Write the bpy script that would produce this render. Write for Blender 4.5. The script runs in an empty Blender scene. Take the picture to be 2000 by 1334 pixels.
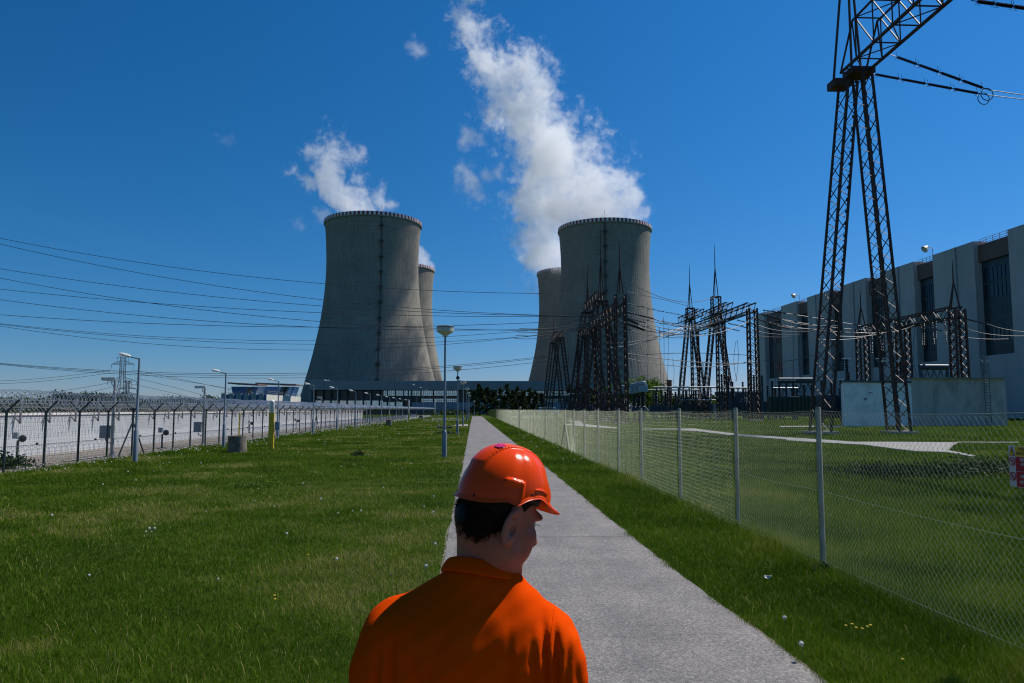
import bpy, math, random
import numpy as np
from mathutils import Vector, Matrix
R = math.radians
S = bpy.context.scene
C = S.collection
random.seed(7)
RNG = np.random.default_rng(7)

# ------------------------------------------------------------------ camera
CAMH = 1.92
FPX = 1500.0                      # focal length in pixels of the 2000 px wide photograph
PITCH = math.atan(133 / FPX)
YAW = math.atan(70 / FPX * math.cos(PITCH))
cam_data = bpy.data.cameras.new('camera')
cam_data.sensor_width = 36; cam_data.lens = 36 * FPX / 2000
cam_data.clip_start = 0.05; cam_data.clip_end = 9000
cam = bpy.data.objects.new('camera', cam_data); C.objects.link(cam)
cam.location = (0, 0, CAMH)
cam.rotation_euler = (R(90) + PITCH, 0, -YAW)
S.camera = cam

# ------------------------------------------------------------------ sky, sun, exposure
SUN_EL, SUN_AZ = R(54), R(62)      # azimuth measured from the path direction (+Y) towards +X
w = bpy.data.worlds.new('World'); S.world = w; w.use_nodes = True
nt = w.node_tree; nt.nodes.clear()
out = nt.nodes.new('ShaderNodeOutputWorld'); bg = nt.nodes.new('ShaderNodeBackground')
sky = nt.nodes.new('ShaderNodeTexSky'); sky.sky_type = 'NISHITA'; sky.sun_disc = False
sky.sun_elevation = SUN_EL; sky.sun_rotation = SUN_AZ
sky.air_density = 1.0; sky.dust_density = 0.05; sky.ozone_density = 6.0; sky.altitude = 0
SKY = 0.1
sep = nt.nodes.new('ShaderNodeSeparateColor'); com = nt.nodes.new('ShaderNodeCombineColor')   # deeper, polarised blue
nt.links.new(sky.outputs[0], sep.inputs[0])
for i, (gain, gam) in enumerate(((.82, 1.85), (.66, 1.02), (.95, 1.0))):
    p_ = nt.nodes.new('ShaderNodeMath'); p_.operation = 'POWER'; p_.inputs[1].default_value = gam
    q_ = nt.nodes.new('ShaderNodeMath'); q_.operation = 'MULTIPLY'; q_.inputs[1].default_value = gain * SKY ** gam / SKY
    nt.links.new(sep.outputs[i], p_.inputs[0]); nt.links.new(p_.outputs[0], q_.inputs[0]); nt.links.new(q_.outputs[0], com.inputs[i])
cap = nt.nodes.new('ShaderNodeMath'); cap.operation = 'MULTIPLY'; cap.inputs[1].default_value = .76
mn = nt.nodes.new('ShaderNodeMath'); mn.operation = 'MINIMUM'
nt.links.new(com.inputs[1].links[0].from_socket, cap.inputs[0]); nt.links.new(cap.outputs[0], mn.inputs[0])
nt.links.new(com.inputs[0].links[0].from_socket, mn.inputs[1]); nt.links.new(mn.outputs[0], com.inputs[0])
# polarised light: the sky is darkest at right angles to the sun, as through a polarising filter
tcw = nt.nodes.new('ShaderNodeTexCoord'); dt = nt.nodes.new('ShaderNodeVectorMath'); dt.operation = 'DOT_PRODUCT'
dt.inputs[1].default_value = (math.sin(SUN_AZ) * math.cos(SUN_EL), math.cos(SUN_AZ) * math.cos(SUN_EL), math.sin(SUN_EL)); nt.links.new(tcw.outputs['Generated'], dt.inputs[0])
sq = nt.nodes.new('ShaderNodeMath'); sq.operation = 'POWER'; sq.inputs[1].default_value = 2; nt.links.new(dt.outputs['Value'], sq.inputs[0])
pf = nt.nodes.new('ShaderNodeMath'); pf.operation = 'MULTIPLY_ADD'; pf.inputs[1].default_value = .34 / .81; pf.inputs[2].default_value = .66 / .81; nt.links.new(sq.outputs[0], pf.inputs[0])
pm = nt.nodes.new('ShaderNodeVectorMath'); pm.operation = 'SCALE'; nt.links.new(com.outputs[0], pm.inputs[0]); nt.links.new(pf.outputs[0], pm.inputs['Scale'])
nt.links.new(pm.outputs[0], bg.inputs[0])
bg.inputs[1].default_value = SKY
nt.links.new(bg.outputs[0], out.inputs[0])
sd = bpy.data.lights.new('sun', 'SUN'); sd.energy = 4.8; sd.angle = R(0.5); sd.color = (1.0, 0.95, 0.88)
sun = bpy.data.objects.new('sun', sd); C.objects.link(sun)
SDIR = Vector((math.sin(SUN_AZ) * math.cos(SUN_EL), math.cos(SUN_AZ) * math.cos(SUN_EL), math.sin(SUN_EL)))
sun.rotation_euler = SDIR.to_track_quat('Z', 'Y').to_euler()
sun.location = (0, 0, 60)
S.view_settings.view_transform = 'Standard'; S.view_settings.look = 'None'
S.view_settings.exposure = 0.0; S.view_settings.gamma = 1
S.cycles.volume_bounces = 32; S.cycles.max_bounces = 32; S.cycles.transparent_max_bounces = 12
S.cycles.diffuse_bounces = 3; S.cycles.glossy_bounces = 2; S.cycles.transmission_bounces = 3
S.cycles.use_denoising = True; S.cycles.filter_width = 1.15
S.cycles.caustics_reflective = False; S.cycles.caustics_refractive = False
S.cycles.volume_step_rate = 1.3; S.cycles.volume_max_steps = 300

# ------------------------------------------------------------------ helpers
def ray(px, py):
    dx, dy = (px - 1000) / FPX, (667 - py) / FPX
    f = Vector((math.sin(YAW) * math.cos(PITCH), math.cos(YAW) * math.cos(PITCH), math.sin(PITCH)))
    r = Vector((math.cos(YAW), -math.sin(YAW), 0)); u = r.cross(f)
    return f + dx * r + dy * u
def P(px, py, Y):                  # the point of the plane y=Y seen at a pixel of the photograph
    d = ray(px, py); t = Y / d.y
    return Vector((0, 0, CAMH)) + t * d
def G(px, py, z=0.0):              # the point of the ground seen at that pixel
    d = ray(px, py); t = (z - CAMH) / d.z
    return Vector((0, 0, CAMH)) + t * d
def XY(px, Y): return P(px, 800, Y).x

def tag(o, label=None, cat=None, group=None, kind=None):
    if label: o['label'] = label
    if cat: o['category'] = cat
    if group: o['group'] = group
    if kind: o['kind'] = kind
    return o
def thing(name, loc, label, cat, group=None, rz=0):
    o = bpy.data.objects.new(name, None); C.objects.link(o)
    o.location = loc; o.rotation_euler = (0, 0, rz); o.empty_display_size = .3
    return tag(o, label, cat, group)
def wl(o):                         # location of an object in the world
    v = Vector(o.location)
    while o.parent: o = o.parent; v = v + Vector(o.location)
    return v
def kids(o): return [c for c in C.objects if c.parent == o]
def copy_tree(o, loc, label=None, parent=None, rz=None, kid=None):
    kid = kid or {}
    c = o.copy(); C.objects.link(c)
    if parent is None:
        c.location = loc
        if rz is not None: c.rotation_euler = (0, 0, rz)
        if label: c['label'] = label
    else: c.parent = parent
    for ch in o.children: copy_tree(ch, None, None, c)
    return c

class MB:
    def __init__(s): s.v = []; s.f = []; s.m = []; s.mi = 0; s.smooth = False
    def add(s, vs, fs):
        n = len(s.v); s.v += [tuple(v) for v in vs]
        for f in fs: s.f.append(tuple(i + n for i in f)); s.m.append(s.mi)
    def box(s, c, d, rz=0, top=None):
        cx, cy, cz = c; a, b, h = d[0] / 2, d[1] / 2, d[2] / 2
        t = top or 1
        pts = [(-a, -b, -h), (a, -b, -h), (a, b, -h), (-a, b, -h), (-a*t, -b*t, h), (a*t, -b*t, h), (a*t, b*t, h), (-a*t, b*t, h)]
        co, si = math.cos(rz), math.sin(rz)
        s.add([(cx + x * co - y * si, cy + x * si + y * co, cz + z) for x, y, z in pts],
              [(0, 3, 2, 1), (4, 5, 6, 7), (0, 1, 5, 4), (1, 2, 6, 5), (2, 3, 7, 6), (3, 0, 4, 7)])
    def bar(s, a, b, w, h=None, up=(0, 0, 1)):
        a, b = Vector(a), Vector(b); h = h or w; d = b - a
        if d.length < 1e-6: return
        d.normalize(); u = Vector(up)
        if abs(d.dot(u)) > .98: u = Vector((0, 1, 0))
        x = d.cross(u).normalized() * (w / 2); y = x.cross(d).normalized() * (h / 2)
        s.add([a - x - y, a + x - y, a + x + y, a - x + y, b - x - y, b + x - y, b + x + y, b - x + y],
              [(0, 3, 2, 1), (4, 5, 6, 7), (0, 1, 5, 4), (1, 2, 6, 5), (2, 3, 7, 6), (3, 0, 4, 7)])
    def tube(s, pts, r, n=6, caps=True):
        pts = [Vector(p) for p in pts]; k = len(pts); rs = r if isinstance(r, (list, tuple)) else [r] * k
        base = len(s.v); px = None
        for i, p in enumerate(pts):
            d = (pts[min(i + 1, k - 1)] - pts[max(i - 1, 0)])
            if d.length < 1e-9: d = Vector((0, 0, 1))
            d.normalize()
            if px is None:
                u = Vector((0, 0, 1)) if abs(d.z) < .9 else Vector((1, 0, 0))
                px = d.cross(u).normalized()
            else:
                px = (px - d * px.dot(d)).normalized()
            py = d.cross(px)
            for j in range(n):
                a = 2 * math.pi * j / n
                s.v.append(tuple(p + (px * math.cos(a) + py * math.sin(a)) * rs[i]))
        for i in range(k - 1):
            for j in range(n):
                a, b = base + i * n + j, base + i * n + (j + 1) % n
                s.f.append((a, b, b + n, a + n)); s.m.append(s.mi)
        if caps:
            s.f.append(tuple(base + j for j in reversed(range(n)))); s.m.append(s.mi)
            s.f.append(tuple(base + (k - 1) * n + j for j in range(n))); s.m.append(s.mi)
    def lathe(s, prof, c=(0, 0, 0), n=24, caps=True, ax=None):
        base = len(s.v); k = len(prof)
        if ax is None: X, Y, Z = Vector((1, 0, 0)), Vector((0, 1, 0)), Vector((0, 0, 1))
        else:
            Z = Vector(ax).normalized(); X = Z.cross(Vector((0, 0, 1)))
            X = X.normalized() if X.length > .01 else Vector((1, 0, 0)); Y = Z.cross(X)
        c = Vector(c)
        for r, z in prof:
            for j in range(n):
                a = 2 * math.pi * j / n
                s.v.append(tuple(c + X * (r * math.cos(a)) + Y * (r * math.sin(a)) + Z * z))
        for i in range(k - 1):
            for j in range(n):
                a, b = base + i * n + j, base + i * n + (j + 1) % n
                s.f.append((a, b, b + n, a + n)); s.m.append(s.mi)
        if caps:
            s.f.append(tuple(base + j for j in reversed(range(n)))); s.m.append(s.mi)
            s.f.append(tuple(base + (k - 1) * n + j for j in range(n))); s.m.append(s.mi)
    def quad(s, a, b, c, d): s.add([a, b, c, d], [(0, 1, 2, 3)])
    def poly(s, pts, z0, z1):
        n = len(pts)
        s.add([(x, y, z0) for x, y in pts] + [(x, y, z1) for x, y in pts],
              [tuple(reversed(range(n))), tuple(range(n, 2 * n))] + [(i, (i + 1) % n, n + (i + 1) % n, n + i) for i in range(n)])
    def build(s, name, mats, parent=None, smooth=False, origin=None, bevel=0):
        me = bpy.data.meshes.new(name)
        o0 = wl(parent) if parent else Vector(origin or (0, 0, 0))
        me.from_pydata([(x - o0.x, y - o0.y, z - o0.z) for x, y, z in s.v], [], s.f)
        for m in (mats if isinstance(mats, (list, tuple)) else [mats]): me.materials.append(m)
        me.polygons.foreach_set('material_index', s.m)
        if smooth:
            me.polygons.foreach_set('use_smooth', [True] * len(s.f))
            try: me.set_sharp_from_angle(angle=R(35))
            except Exception: pass
        me.update()
        o = bpy.data.objects.new(name, me); C.objects.link(o)
        if parent: o.parent = parent
        elif origin: o.location = origin
        if bevel:
            md = o.modifiers.new('bevel', 'BEVEL'); md.width = bevel; md.segments = 2; md.limit_method = 'ANGLE'
        return o

def npmesh(name, V, F, mat, parent=None, smooth=True, loc=None):     # V (n,3), F (m,k) arrays or a list of such arrays
    if not isinstance(F, list): F = [F]
    me = bpy.data.meshes.new(name)
    me.vertices.add(len(V)); me.vertices.foreach_set('co', np.ascontiguousarray(V, dtype=np.float32).ravel())
    idx = np.concatenate([f.ravel() for f in F]).astype(np.int32)
    cnt = np.concatenate([np.full(len(f), f.shape[1]) for f in F]).astype(np.int32)
    st = np.concatenate([[0], np.cumsum(cnt)[:-1]]).astype(np.int32)
    me.loops.add(len(idx)); me.loops.foreach_set('vertex_index', idx)
    me.polygons.add(len(cnt)); me.polygons.foreach_set('loop_start', st)
    try: me.polygons.foreach_set('loop_total', cnt)
    except Exception: pass
    me.polygons.foreach_set('use_smooth', np.full(len(cnt), smooth))
    for m in (mat if isinstance(mat, (list, tuple)) else [mat]): me.materials.append(m)
    me.update(calc_edges=True); me.validate()
    o = bpy.data.objects.new(name, me); C.objects.link(o)
    if parent: o.parent = parent
    if loc: o.location = loc
    return o

# ------------------------------------------------------------------ materials
def mat(name, col, rough=.7, metal=0, var=.12, scale=3, bump=0, bscale=None, spec=.5, stretch=None, dirt=None, dscale=1.0, coat=0):
    m = bpy.data.materials.new(name); m.use_nodes = True; t = m.node_tree; b = t.nodes['Principled BSDF']
    b.inputs['Roughness'].default_value = rough; b.inputs['Metallic'].default_value = metal
    b.inputs['Specular IOR Level'].default_value = spec; b.inputs['Coat Weight'].default_value = coat
    tc = t.nodes.new('ShaderNodeTexCoord'); mp = t.nodes.new('ShaderNodeMapping')
    if stretch: mp.inputs['Scale'].default_value = stretch
    t.links.new(tc.outputs['Object'], mp.inputs[0])
    n = t.nodes.new('ShaderNodeTexNoise'); n.inputs['Scale'].default_value = scale; n.inputs['Detail'].default_value = 5
    t.links.new(mp.outputs[0], n.inputs[0])
    r = t.nodes.new('ShaderNodeValToRGB'); e = r.color_ramp.elements
    e[0].position = .3; e[1].position = .7
    e[0].color = (*[c * (1 - var) for c in col], 1); e[1].color = (*[min(1, c * (1 + var)) for c in col], 1)
    t.links.new(n.outputs[0], r.inputs[0]); cur = r.outputs[0]
    if dirt:
        n2 = t.nodes.new('ShaderNodeTexNoise'); n2.inputs['Scale'].default_value = dscale; n2.inputs['Detail'].default_value = 8
        n2.inputs['Roughness'].default_value = .65
        t.links.new(mp.outputs[0], n2.inputs[0])
        r2 = t.nodes.new('ShaderNodeValToRGB'); r2.color_ramp.elements[0].position = .48; r2.color_ramp.elements[1].position = .66
        t.links.new(n2.outputs[0], r2.inputs[0])
        mx = t.nodes.new('ShaderNodeMix'); mx.data_type = 'RGBA'
        t.links.new(r2.outputs[0], mx.inputs[0]); t.links.new(cur, mx.inputs[6]); mx.inputs[7].default_value = (*dirt, 1)
        cur = mx.outputs[2]
    t.links.new(cur, b.inputs['Base Color'])
    if bump:
        n3 = t.nodes.new('ShaderNodeTexNoise'); n3.inputs['Scale'].default_value = bscale or scale * 4; n3.inputs['Detail'].default_value = 6
        t.links.new(mp.outputs[0], n3.inputs[0])
        bp = t.nodes.new('ShaderNodeBump'); bp.inputs['Strength'].default_value = bump; bp.inputs['Distance'].default_value = .02
        t.links.new(n3.outputs[0], bp.inputs['Height']); t.links.new(bp.outputs[0], b.inputs['Normal'])
    return m
class NT:                                   # tiny helper for hand-built node trees
    def __init__(s, name):
        s.m = bpy.data.materials.new(name); s.m.use_nodes = True; s.t = s.m.node_tree
        s.b = s.t.nodes['Principled BSDF']; s.o = s.t.nodes['Material Output']
    def n(s, typ, **kw):
        x = s.t.nodes.new('ShaderNode' + typ)
        for k, v in kw.items(): setattr(x, k, v)
        return x
    def l(s, a, b): s.t.links.new(a, b)
    def math(s, op, a, b=None, c=None):
        x = s.n('Math', operation=op)
        for i, q in enumerate((a, b, c)):
            if q is None: continue
            if isinstance(q, (int, float)): x.inputs[i].default_value = q
            else: s.l(q, x.inputs[i])
        return x.outputs[0]
    def noise(s, vec, scale, detail=4, rough=.5):
        x = s.n('TexNoise'); x.inputs['Scale'].default_value = scale; x.inputs['Detail'].default_value = detail
        x.inputs['Roughness'].default_value = rough
        if vec is not None: s.l(vec, x.inputs[0])
        return x.outputs[0]
    def ramp(s, f, pts):
        x = s.n('ValToRGB'); e = x.color_ramp.elements
        while len(e) < len(pts): e.new(.5)
        for i, (p, c) in enumerate(pts): e[i].position = p; e[i].color = (*c, 1) if len(c) == 3 else c
        s.l(f, x.inputs[0]); return x.outputs[0]
    def mix(s, f, a, b, mode='MIX'):
        x = s.n('Mix', data_type='RGBA', blend_type=mode)
        if isinstance(f, (int, float)): x.inputs[0].default_value = f
        else: s.l(f, x.inputs[0])
        for i, q in ((6, a), (7, b)):
            if isinstance(q, tuple): x.inputs[i].default_value = (*q, 1)
            else: s.l(q, x.inputs[i])
        return x.outputs[2]
    def bump(s, h, st=.5, dist=.02):
        x = s.n('Bump'); x.inputs['Strength'].default_value = st; x.inputs['Distance'].default_value = dist
        s.l(h, x.inputs['Height']); s.l(x.outputs[0], s.b.inputs['Normal'])
    def coord(s, scale=None):
        t = s.n('TexCoord')
        if scale is None: return t.outputs['Object']
        m = s.n('Mapping'); m.inputs['Scale'].default_value = scale; s.l(t.outputs['Object'], m.inputs[0]); return m.outputs[0]

M = {}
M['steel'] = mat('rusty_brown_steel', (.072, .036, .027), .6, .0, .35, 2, spec=.3)
M['galv'] = mat('galvanised_steel', (.33, .33, .33), .45, .35, .15, 6)
M['lamp_pole'] = mat('blue_grey_pole', (.17, .215, .255), .5, .0, .12, 4)
M['white_plastic'] = mat('white_lamp_plastic', (.62, .62, .58), .35, 0, .06, 5)
M['cream'] = mat('cream_plastic', (.50, .50, .42), .4, 0, .08, 6)
M['fence_dark'] = mat('dark_green_post', (.014, .03, .03), .5, .0, .2, 6)
M['razor'] = mat('razor_wire', (.55, .55, .55), .32, .7, .2, 8)
M['white_wall'] = None
M['concrete'] = mat('stained_concrete', (.50, .44, .39), .9, 0, .12, 1.5, .4, 20, dirt=(.33, .29, .25), dscale=.7, stretch=(1, 1, .45))
M['white_render'] = mat('white_render', (.86, .81, .77), .85, 0, .06, 1.2, .2, 15, dirt=(.66, .62, .58), dscale=.5)
M['ringc'] = mat('well_ring_concrete', (.20, .17, .13), .9, 0, .25, 5, .5, 30, dirt=(.09, .08, .06), dscale=3)
M['yellow'] = mat('yellow_paint', (.62, .42, .02), .45, 0, .1, 6)
M['grey_box'] = mat('grey_cabinet', (.22, .26, .30), .5, 0, .1, 5)
M['black'] = mat('black_insulator', (.012, .011, .012), .3, 0, .3, 9)
M['brown_ins'] = mat('brown_porcelain', (.03, .014, .010), .25, 0, .3, 9, coat=.3)
M['dkgreen'] = mat('dark_green_tank', (.022, .05, .038), .45, 0, .25, 2)
M['dkblue'] = mat('dark_blue_grey_plant', (.035, .06, .085), .5, 0, .25, 2)
M['light_metal'] = mat('aluminium_busbar', (.55, .56, .56), .35, .5, .08, 4)
M['orange_box'] = mat('red_brown_cladding', (.42, .09, .035), .6, 0, .15, 3)
M['glass'] = mat('dark_glazing', (.015, .025, .032), .22, 0, .35, .4)
M['wire'] = mat('conductor_wire', (.035, .04, .05), .5, .3, .1, 3)
M['bark'] = mat('bark', (.07, .05, .04), .9, 0, .3, 8, .5)
# ================================================================== THE SETTING
PCY, PCX = [-30, 5.5, 9, 12, 25, 48, 103, 195, 223, 400], [1.12, 1.09, .99, .965, .95, .84, .62, .32, .12, -.6]
def pathc(Y):                              # centre line of the asphalt path
    return float(np.interp(Y, PCY, PCX))
PW = 1.385
# ---- ground
t = NT('lawn_soil'); co = t.coord()
big = t.noise(co, .35, 5, .6); fine = t.noise(co, 14, 6, .7); mid = t.noise(co, 2.2, 5, .6)
c1 = t.ramp(big, [(.35, (.034, .064, .003)), (.55, (.050, .084, .004)), (.72, (.075, .090, .010))])
c2 = t.ramp(fine, [(.35, (.014, .030, .002)), (.62, (.055, .100, .006)), (.8, (.11, .14, .02))])
cc = t.mix(.55, c1, c2); c3 = t.ramp(mid, [(.3, (.6, .6, .6)), (.7, (1.15, 1.15, 1.1))])
t.l(t.mix(1.0, cc, c3, 'MULTIPLY'), t.b.inputs['Base Color']); t.b.inputs['Roughness'].default_value = 1
t.b.inputs['Specular IOR Level'].default_value = .1
t.bump(fine, .9, .06); M['soil'] = t.m
g = MB()
xs = [-4500, -600, -120, -40, -13.9, -1, 6, 40, 120, 600, 4500]; ys = [-400, -60, -5, 30, 90, 200, 500, 1500, 6500]
vs = [(x, y, 0) for y in ys for x in xs]; n = len(xs)
g.add(vs, [(j * n + i, j * n + i + 1, (j + 1) * n + i + 1, (j + 1) * n + i) for j in range(len(ys) - 1) for i in range(n - 1)])
tag(g.build('ground', M['soil']), kind='structure')
# ---- asphalt path
t = NT('asphalt'); co = t.coord()
a = t.noise(co, 48, 5, .9); b_ = t.noise(co, 1.1, 6, .6); c_ = t.noise(t.coord((1, .12, 1)), 2.2, 5, .6)
base = t.ramp(a, [(.36, (.055, .051, .047)), (.5, (.175, .164, .155)), (.64, (.42, .395, .37))])
st = t.ramp(b_, [(.3, (.70, .69, .68)), (.7, (1.14, 1.12, 1.09))]); st2 = t.ramp(c_, [(.35, (.88, .88, .9)), (.7, (1.06, 1.05, 1.03))])
vr = t.n('TexVoronoi', feature='DISTANCE_TO_EDGE'); vr.inputs['Scale'].default_value = .33
wn = t.n('TexNoise'); wn.inputs['Scale'].default_value = 2.0; wn.inputs['Detail'].default_value = 6; t.l(co, wn.inputs[0])
ad = t.n('Mix', data_type='VECTOR'); ad.inputs[0].default_value = .22; t.l(co, ad.inputs[4]); t.l(wn.outputs[1], ad.inputs[5]); t.l(ad.outputs[1], vr.inputs[0])
crk = t.ramp(vr.outputs[0], [(.0, (.45, .45, .45)), (.006, (1, 1, 1))])
k = t.mix(1, t.mix(1, base, st, 'MULTIPLY'), st2, 'MULTIPLY'); k = t.mix(.45, k, crk, 'MULTIPLY')
t.l(k, t.b.inputs['Base Color']); t.b.inputs['Roughness'].default_value = .8; t.bump(a, .5, .006); M['asphalt'] = t.m
g = MB(); rr = random.Random(3); L = []; Rr = []; yy = -12.0
while yy < 222:
    jl, jr = rr.uniform(-.012, .012), rr.uniform(-.012, .012)
    L.append((pathc(yy) - PW + jl, yy)); Rr.append((pathc(yy) + PW + jr, yy)); yy += .22 if yy < 30 else 1.5
n = len(L); g.add([(x, y, .012) for x, y in L] + [(x, y, .012) for x, y in Rr], [(i, n + i, n + i + 1, i + 1) for i in range(n - 1)])
g.add([(-8.5, 88.5, .012), (pathc(90) - PW - .03, 87.5, .012), (pathc(90) - PW - .03, 90.6, .012), (-8.5, 90, .012)], [(0, 1, 2, 3)])
tag(g.build('path', M['asphalt']), kind='structure')
# narrow expansion joints cut across the path
M['joint'] = mat('joint_tar', (.05, .048, .045), .9)
for yj, zj in ((11.72, 0), (24.6, 2), (38, 3), (55, 4)):
    g = MB(); pts = []; cx = pathc(yj)
    for i in range(41): u = i / 40; pts.append((cx - PW + .03 + u * (2 * PW - .06), yj + .012 * math.sin(u * 9 + zj) + .006 * math.sin(u * 31 + zj)))
    hw = .006 if yj < 20 else .012
    g.add([(x, y - hw, .0145) for x, y in pts] + [(x, y + hw, .0145) for x, y in pts], [(i, i + 1, 42 + i, 41 + i) for i in range(40)]); tag(g.build('path_joint', M['joint']), kind='structure')
M['verge'] = mat('gravelly_verge', (.20, .17, .13), 1, 0, .4, 25, .8, 90, dirt=(.07, .09, .03), dscale=6)
for sgn, nm in ((-1, 'verge'), (1, 'verge')):
    g = MB(); rr = random.Random(5 + sgn); A = []; B = []; yy = -4.0
    while yy < 40:
        x = pathc(yy) + sgn * (PW - .05); A.append((x, yy)); B.append((x + sgn * (.06 + rr.random() * .02 + .03 * math.sin(yy * 1.7) * math.sin(yy * .6)), yy)); yy += .07
    n = len(A); g.add([(x, y, .006) for x, y in A] + [(x, y, .004) for x, y in B], [(i, n + i, n + i + 1, i + 1) if sgn > 0 else (i, i + 1, n + i + 1, n + i) for i in range(n - 1)])
    tag(g.build(nm, M['verge']), kind='structure')
# ---- gravel strip between the two lines of the security fence
M['gravel'] = mat('gravel', (.24, .205, .165), 1, 0, .3, 9, .9, 40, dirt=(.12, .11, .09), dscale=3)
g = MB(); g.quad((-19.3, 6, .008), (-13.95, 6, .008), (-13.95, 262, .008), (-19.3, 262, .008)); tag(g.build('gravel_strip', M['gravel']), kind='structure')
g = MB(); g.quad((-17.9, 6, .03), (-17.65, 6, .03), (-17.65, 262, .03), (-17.9, 262, .03))
g.quad((-15.3, 6, .03), (-15.15, 6, .03), (-15.15, 262, .03), (-15.3, 262, .03)); tag(g.build('gravel_kerb', M['concrete']), kind='structure')
# ---- light concrete cable channels and slabs in the switchyard
M['slab'] = mat('pale_concrete_slab', (.31, .29, .27), .95, 0, .12, 3, .4, 25, dirt=(.20, .19, .16), dscale=1.5)
SLABS = []
def slab(pts, z=.07, nm='concrete_path'):
    g = MB(); q = [G(x, y) for x, y in pts]; SLABS.append([(v.x, v.y) for v in q]); g.poly([(v.x, v.y) for v in q], -.05, z); return tag(g.build(nm, M['slab']), kind='structure')
slab([(1536, 856), (1600, 860), (1668, 865), (1740, 865), (1872, 866), (1862, 872), (1852, 882), (1906, 893), (1896, 894), (1850, 886), (1790, 884), (1740, 878), (1690, 871), (1600, 866), (1536, 862)])
slab([(1320, 838), (1360, 838.5), (1375, 841), (1450, 850), (1536, 856), (1536, 860), (1440, 853), (1365, 844), (1325, 841.5)])
slab([(1255, 838.8), (1322, 838.2), (1322, 840), (1255, 840)])
slab([(1524, 833.2), (1648, 832), (1648, 834.2), (1524, 835)])
slab([(1868, 865), (1990, 865.3), (1990, 866.6), (1868, 866.3)])
slab([(1121, 821.5), (1135, 824), (1140, 829), (1175, 833), (1210, 836.5), (1210, 838), (1165, 836), (1125, 832), (1100, 831), (1100, 829.5), (1122, 828), (1118, 824), (1104, 822.5)])
slab([(890, 829.8), (914, 828.5), (914, 833), (884, 832.2)], .012)

# ================================================================== COOLING TOWERS
HT = [(0, 58.5), (4, 57), (24.8, 51.6), (43.6, 46.6), (69, 41.3), (86, 39.0), (103, 37.4), (120, 36.9), (138, 37.6), (150, 38.6), (155, 39.1)]
def tr(z):
    zs, rs = [p[0] for p in HT], [p[1] for p in HT]
    s = 0; ww = 0
    for d in (-12, -8, -4, 0, 4, 8, 12):
        k_ = math.exp(-d * d / 60); zz = min(max(z + d, 0), 155)
        v = np.interp(zz, zs, rs) + (z + d - zz) * (.12 if z > 80 else -.3); s += k_ * v; ww += k_
    return s / ww
t = NT('ribbed_concrete_shell'); co = t.coord(); sx = t.n('SeparateXYZ'); t.l(co, sx.inputs[0])
ang = t.math('ARCTAN2', sx.outputs[1], sx.outputs[0])
rib = t.math('SINE', t.math('MULTIPLY', ang, 104.0)); rib2 = t.math('POWER', t.math('ABSOLUTE', rib), 14.0)
lift = t.math('POWER', t.math('ABSOLUTE', t.math('SINE', t.math('MULTIPLY', sx.outputs[2], .93))), 60.0)
cv = t.n('CombineXYZ'); t.l(t.math('MULTIPLY', ang, 26.0), cv.inputs[0]); t.l(t.math('MULTIPLY', sx.outputs[2], .05), cv.inputs[2])
streak = t.noise(cv.outputs[0], 1.3, 6, .6); spot = t.noise(co, .06, 6, .6); grain = t.noise(co, .6, 5, .7)
cc = t.ramp(streak, [(.3, (.235, .212, .180)), (.5, (.285, .260, .223)), (.7, (.335, .31, .268))])
cc = t.mix(.6, cc, t.ramp(spot, [(.35, (.72, .75, .74)), (.65, (1.15, 1.13, 1.08))]), 'MULTIPLY')
cc = t.mix(.6, cc, t.ramp(grain, [(.35, (.75, .75, .75)), (.65, (1.2, 1.2, 1.2))]), 'MULTIPLY')
cc = t.mix(t.math('MULTIPLY', rib2, .35), cc, (.12, .12, .11)); cc = t.mix(t.math('MULTIPLY', lift, .22), cc, (.12, .12, .11))
t.l(cc, t.b.inputs['Base Color']); t.b.inputs['Roughness'].default_value = .9; t.b.inputs['Specular IOR Level'].default_value = .2
t.bump(t.math('ADD', t.math('MULTIPLY', rib, .25), grain), .5, .2); M['shell'] = t.m
M['shell_lo'] = mat('tower_concrete', (.25, .25, .23), .9)
M['red'] = mat('rim_red', (.24, .018, .025), .6); M['rimwhite'] = mat('rim_white', (.68, .66, .66), .6)
M['ladderdk'] = mat('ladder_cage', (.05, .055, .055), .6)
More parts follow.
